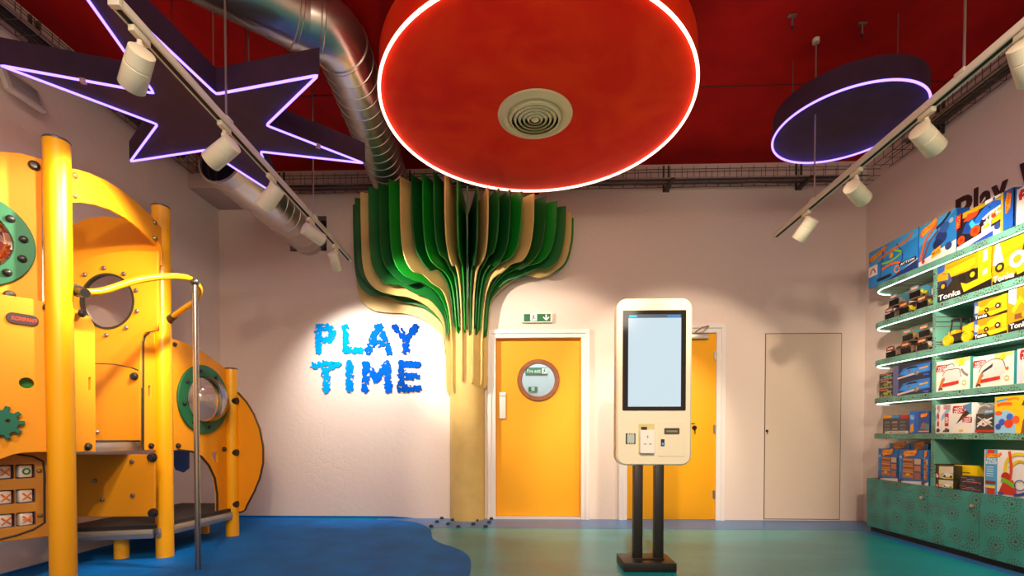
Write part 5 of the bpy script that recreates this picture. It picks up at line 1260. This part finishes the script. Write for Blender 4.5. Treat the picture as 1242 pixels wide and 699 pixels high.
mp = [('p', [(0, 0), (1, 0), (1, 1), (0, 1)], '#4a4444'), ('p', [(0, .84), (.4, .86), (.34, 1), (0, 1)], '#E89a1a'), ('r', .7, .8, 1, 1, '#B82226'), ('r', .36, .84, .66, .98, '#2f8ed0'), *[('p', [(.06 + .3 * a, .2 + .18 * b), (.3 + .3 * a, .2 + .18 * b), (.28 + .3 * a, .3 + .18 * b), (.1 + .3 * a, .3 + .18 * b)], ('#7a7070', '#9a8f8a', '#5a6a8a', '#8a5a4a')[(a + 2 * b) % 4]) for a in range(3) for b in range(3)], ('r', .1, .0, 1, .14, '#D5CFCB'), ('t', 'MULTIPACK', .6, .07, .07, '#3a3a40', dict(w=.6)), ('e', .16, .14, .07, '#5a7a2a')]
box_thing('toy_box', 'grey multipack of toy cars on the fifth rounded shelf', 'toy box', G4, 1071.5, 1103, TOPZ[5], (1103, 503), .1, '#5a5250', mp, dx=.03)
vb = [('p', [(0, 0), (1, 0), (1, 1), (0, 1)], '#1A6CC8'), ('t', 'HOT', .5, .72, .2, '#CFE6F8', dict(w=.6, rot=90)), ('p', [(.1, .02), (.8, .1), (.7, .44), (.3, .4)], '#E8941a')]
box_thing('toy_box', 'narrow bright blue box beside the grey multipack', 'toy box', G4, 1103.5, 1110.5, TOPZ[5], (1104, 499), .1, '#1A6CC8', vb, dx=.02)
box_thing('toy_box', 'dark blue car box with a yellow badge beside the narrow bright blue box', 'toy box', G4, 1111, 1127.8, TOPZ[5], (1111, 500), .1, '#16346e', [('p', [(0, 0), (1, 0), (1, 1), (0, 1)], '#17448e'), ('r', 0, 0, .22, 1, '#1B5FB8'), ('p', [(.3, .2), (.6, .5), (1, .4), (1, .14)], '#4a7a7a'), ('e', .6, .36, .14, '#8a5a5a'), *flame(.62, .82, .5), ('r', .25, .06, 1, .12, '#E89a1a')], dx=.02)
big = [('p', [(0, 0), (1, 0), (1, 1), (0, 1)], '#1668B4'), ('p', [(0, .0), (1, 0), (1, .1), (0, .04)], '#D8D2D0'), ('r', .03, .3, .12, .86, '#2a86d0'), ('t', 'CAR', .08, .76, .1, '#E8F0F8', dict(w=.09, rot=90)), ('r', .18, .16, .64, .74, '#A8602a'), *[('r', .2, .2 + .06 * i, .62, .235 + .06 * i, ('#C87a3a', '#8a4a24', '#D08a48')[i % 3]) for i in range(9)], ('r', .34, .24, .5, .29, '#E8b42a'), *flame(.5, .88, .56), ('r', .7, .14, .96, .34, '#9a5a42'), ('r', .7, .38, .96, .54, '#b8704a'), ('r', .7, .58, .96, .74, '#C8a890'), ('e', .1, .06, .06, '#6a2a22')]
for (a, b, tp, dx, lb) in ((1066.5, 1090.5, (1090, 545), .03, 'blue car gift box on the cabinet, leftmost of the front row'), (1091.5, 1120.5, (1091, 545), .02, 'blue car gift box on the cabinet, middle of the front row'), (1121.5, 1127.8, (1122, 546), .02, 'blue car gift box half hidden by the shelf upright')):
    box_thing('toy_box', lb, 'toy box', G4 + ' and cabinet', a, b, TOPZ[6], tp, .1, '#1668B4', big, dx=dx)
bk = [('p', [(0, 0), (1, 0), (1, 1), (0, 1)], '#1a86c8'), *flame(.5, .93, .6)]
for (a, b, lb) in ((1080, 1104.5, 'blue car gift box in the back row, left one'), (1105.5, 1127, 'blue car gift box in the back row, right one')):
    box_thing('toy_box', lb, 'toy box', G4 + ' and cabinet', a, b, TOPZ[6], (a, 538), .1, '#1668B4', bk, dx=.16)
# ---- carded monster trucks on the second and third rounded shelves
ACR = clear('clear_pack', .06)
def truck_pack(px, z, body, card, label, dx=.03, w=.13, h=.115):
    y = atX(px, 400, XS + dx).y; x0 = XS + dx; dp = .1
    t = thing('toy_truck', label, 'toy vehicle', (x0 + dp / 2, y, z), G5)
    CB = M('#6a5648', .5); BO = M(body, .4)
    MB().box((x0, y - w / 2, z), (x0 + dp, y + w / 2, z + .012), CB, .002).build('pack_base', t)
    f = frame((x0 + dp - .012, y + w / 2, z + .012), (0, -1, 0), (0, 0, 1))
    MB().prism([(0, 0), (w, 0), (w, h * .72), (w * .8, h * .9), (w * .5, h * .96), (w * .2, h * .9), (0, h * .72)], .01, M(card, .4), f, z0=-.01).build('back_card', t)
    fl = frame((x0 + .004, y + w * .4, z + h - .04), (0, -1, 0), (0, 0, 1))
    hc_ = MB().prism([(0, 0), (w * .8, 0), (w * .8, .03), (w * .6, .042), (w * .2, .042), (0, .03)], .003, M(card, .4), fl, z0=0)
    hc_.flat([(w * .1, .008), (w * .7, .012), (w * .7, .032), (w * .1, .028)], M('#E8762a', .4), fl, .0035)
    hc_.text('TRUCK', M('#F2E6D0', .4), fl @ Matrix.Translation((w * .4, .02, 0)), .012, w * .5, z=.004, bold=.018)
    hc_.build('header_card', t)
    ft = frame((x0 + .022, y + w * .42, z + .014), (0, -1, 0), (0, 0, 1))
    MB().prism([(0, .028), (w * .8, .024), (w * .84, .045), (w * .62, .05), (w * .54, .07), (w * .26, .07), (w * .18, .05), (0, .046)], .045, BO, ft, z0=-.05, bev=.003).build('truck_body', t)
    for u in (.16, .66):
        for zz in (.0, -.056):
            c = ft @ Vector((w * u, .022, zz - .004))
            MB().lathe([(0, -.011), (.014, -.013), (.022, -.011), (.022, .011), (.014, .013), (.012, .007), (0, .007)], M('#7d6752', .5), frame(c, (0, -1, 0), (0, 0, 1)), 16).build('wheel', t)
    MB().box((x0 + .001, y - w / 2 + .002, z + .012), (x0 + .003, y + w / 2 - .002, z + h - .05), ACR).build('clear_window', t)
    return t
for (px, lvl, st, body, card, dx, lb) in (
    (1078, 2, 0, '#6a4a3a', '#3d5a66', .05, 'brown monster truck pack at the rounded end of the second shelf'), (1095, 2, 0, '#D8C81a', '#6a3a26', .03, 'yellow monster truck pack in the front row of the second shelf'), (1117, 2, 0, '#A8A04a', '#4a3a2e', .03, 'olive monster truck pack beside the upright on the second shelf'),
    (1083, 2, 1, '#8a8078', '#2f7a94', .05, 'grey monster truck pack stacked at the end of the second shelf'), (1108, 2, 1, '#C8c83a', '#3f8aa8', .04, 'lime monster truck pack stacked on top on the second shelf'),
    (1080, 3, 0, '#8a6a58', '#4a3430', .05, 'tan monster truck pack at the rounded end of the third shelf'), (1098, 3, 0, '#7a5a4e', '#5a4236', .03, 'dull red monster truck pack in the front row of the third shelf'), (1118, 3, 0, '#C9BEA8', '#3a3430', .03, 'cream monster truck pack beside the upright on the third shelf'),
    (1100, 3, 1, '#A8783a', '#3a8a8a', .04, 'orange monster truck pack stacked on the third shelf'), (1120, 3, 1, '#D0C8B0', '#4a6a66', .04, 'pale monster truck pack stacked beside the upright on the third shelf')):
    truck_pack(px, TOPZ[lvl] + (.1165 if st else 0), body, card, lb, dx)

# ------------------------------------------------------------------ lettering on the right wall
def wl(ch, px0, px1, ztop, zbot, label):
    y0, y1 = atX(px0, 230, XR).y, atX(px1, 230, XR).y
    fr = RIGHT(XR - .001) @ Matrix.Translation((-(y0 + y1) / 2, (ztop + zbot) / 2, 0))
    tag(MB().text(ch, M('#3A1210', .5), fr, ztop - zbot, abs(y0 - y1), t=.012, bold=.018).build('wall_letter', smooth=0), label, 'letter', 'dark letters on the right wall')
zP = atX(1164, 241, XR).z; zBs = zP - .24
wl('P', 1161, 1180, zP, zBs, 'dark letter P on the right wall, above the toy boxes')
wl('l', 1183, 1187, zP + .01, zBs, 'dark letter l on the right wall, second in the word')
wl('a', 1190, 1204, zP - .055, zBs, 'dark letter a on the right wall, third in the word')
wl('y', 1204, 1223, zP - .055, zBs - .06, 'dark letter y on the right wall, last of the word')
wl('W', 1238, 1275, atX(1240, 199, XR).z, zBs, 'dark letter at the right edge of the photo, starting the next word')
# ------------------------------------------------------------------ light beyond the frame: unseen spots for the wall pools, plus lamps added as fill
def lamp(loc, aim, power, angle=70, blend=.7, col=(1, .84, .68), soft=.05):
    ld = bpy.data.lights.new('unseen_spot', 'SPOT'); ld.energy = power; ld.spot_size = R(angle); ld.spot_blend = blend; ld.color = col; ld.shadow_soft_size = soft
    o = bpy.data.objects.new('unseen_spot', ld); COL.objects.link(o); o.location = loc
    o.rotation_euler = (Vector(aim) - Vector(loc)).to_track_quat('-Z', 'Y').to_euler()
WARM = (1, .8, .6)
lamp((.15, 2.2, 3.35), (.3, D, 1.05), 240, 48, .35, WARM)
lamp((1.45, 2.2, 3.35), (1.7, D, 1.0), 235, 48, .35, WARM)
lamp((-.5, .2, 2.9), (-2.75, 3.1, 1.45), 170, 52, .9, WARM)  # added fill on the climbing frame, no fixture
lamp((.4, .6, 2.9), (.9, 3.4, 1.3), 330, 40, .8, WARM)  # added to brighten the kiosk front
lamp((1.2, .3, 2.8), (3.4, 3.7, 1.2), 200, 56, .8, WARM)  # added fill for the shelving
def area(loc, rot, sx, sy, power, col):
    ld = bpy.data.lights.new('fill_area', 'AREA'); ld.shape = 'RECTANGLE'; ld.size = sx; ld.size_y = sy; ld.energy = power; ld.color = col
    o = bpy.data.objects.new('fill_area', ld); COL.objects.link(o); o.location = loc; o.rotation_euler = rot
area((.2, -1.6, 3.3), (R(35), 0, 0), 3.5, 1.2, 90, (1, .8, .62))  # added soft fill above and behind the camera, not a known fitting
# corridor light behind door 1
ld = bpy.data.lights.new('corridor_light', 'POINT'); ld.energy = 17; ld.color = (.9, .97, 1); ld.shadow_soft_size = .15
o = bpy.data.objects.new('corridor_light', ld); COL.objects.link(o); o.location = ((d1x0 + d1x1) / 2, D + .9, 2.3)

w = bpy.data.worlds.new('world'); SC.world = w; w.use_nodes = True
w.node_tree.nodes['Background'].inputs[0].default_value = (1.0, .68, .46, 1)
w.node_tree.nodes['Background'].inputs[1].default_value = .78
SC.view_settings.view_transform = 'Standard'; SC.view_settings.look = 'None'
SC.view_settings.gamma = 1; SC.view_settings.exposure = .22; SC.view_settings.use_curve_mapping = False
SC.cycles.max_bounces = 8; SC.cycles.diffuse_bounces = 5; SC.cycles.use_denoising = True
SC.cycles.sample_clamp_indirect = 4
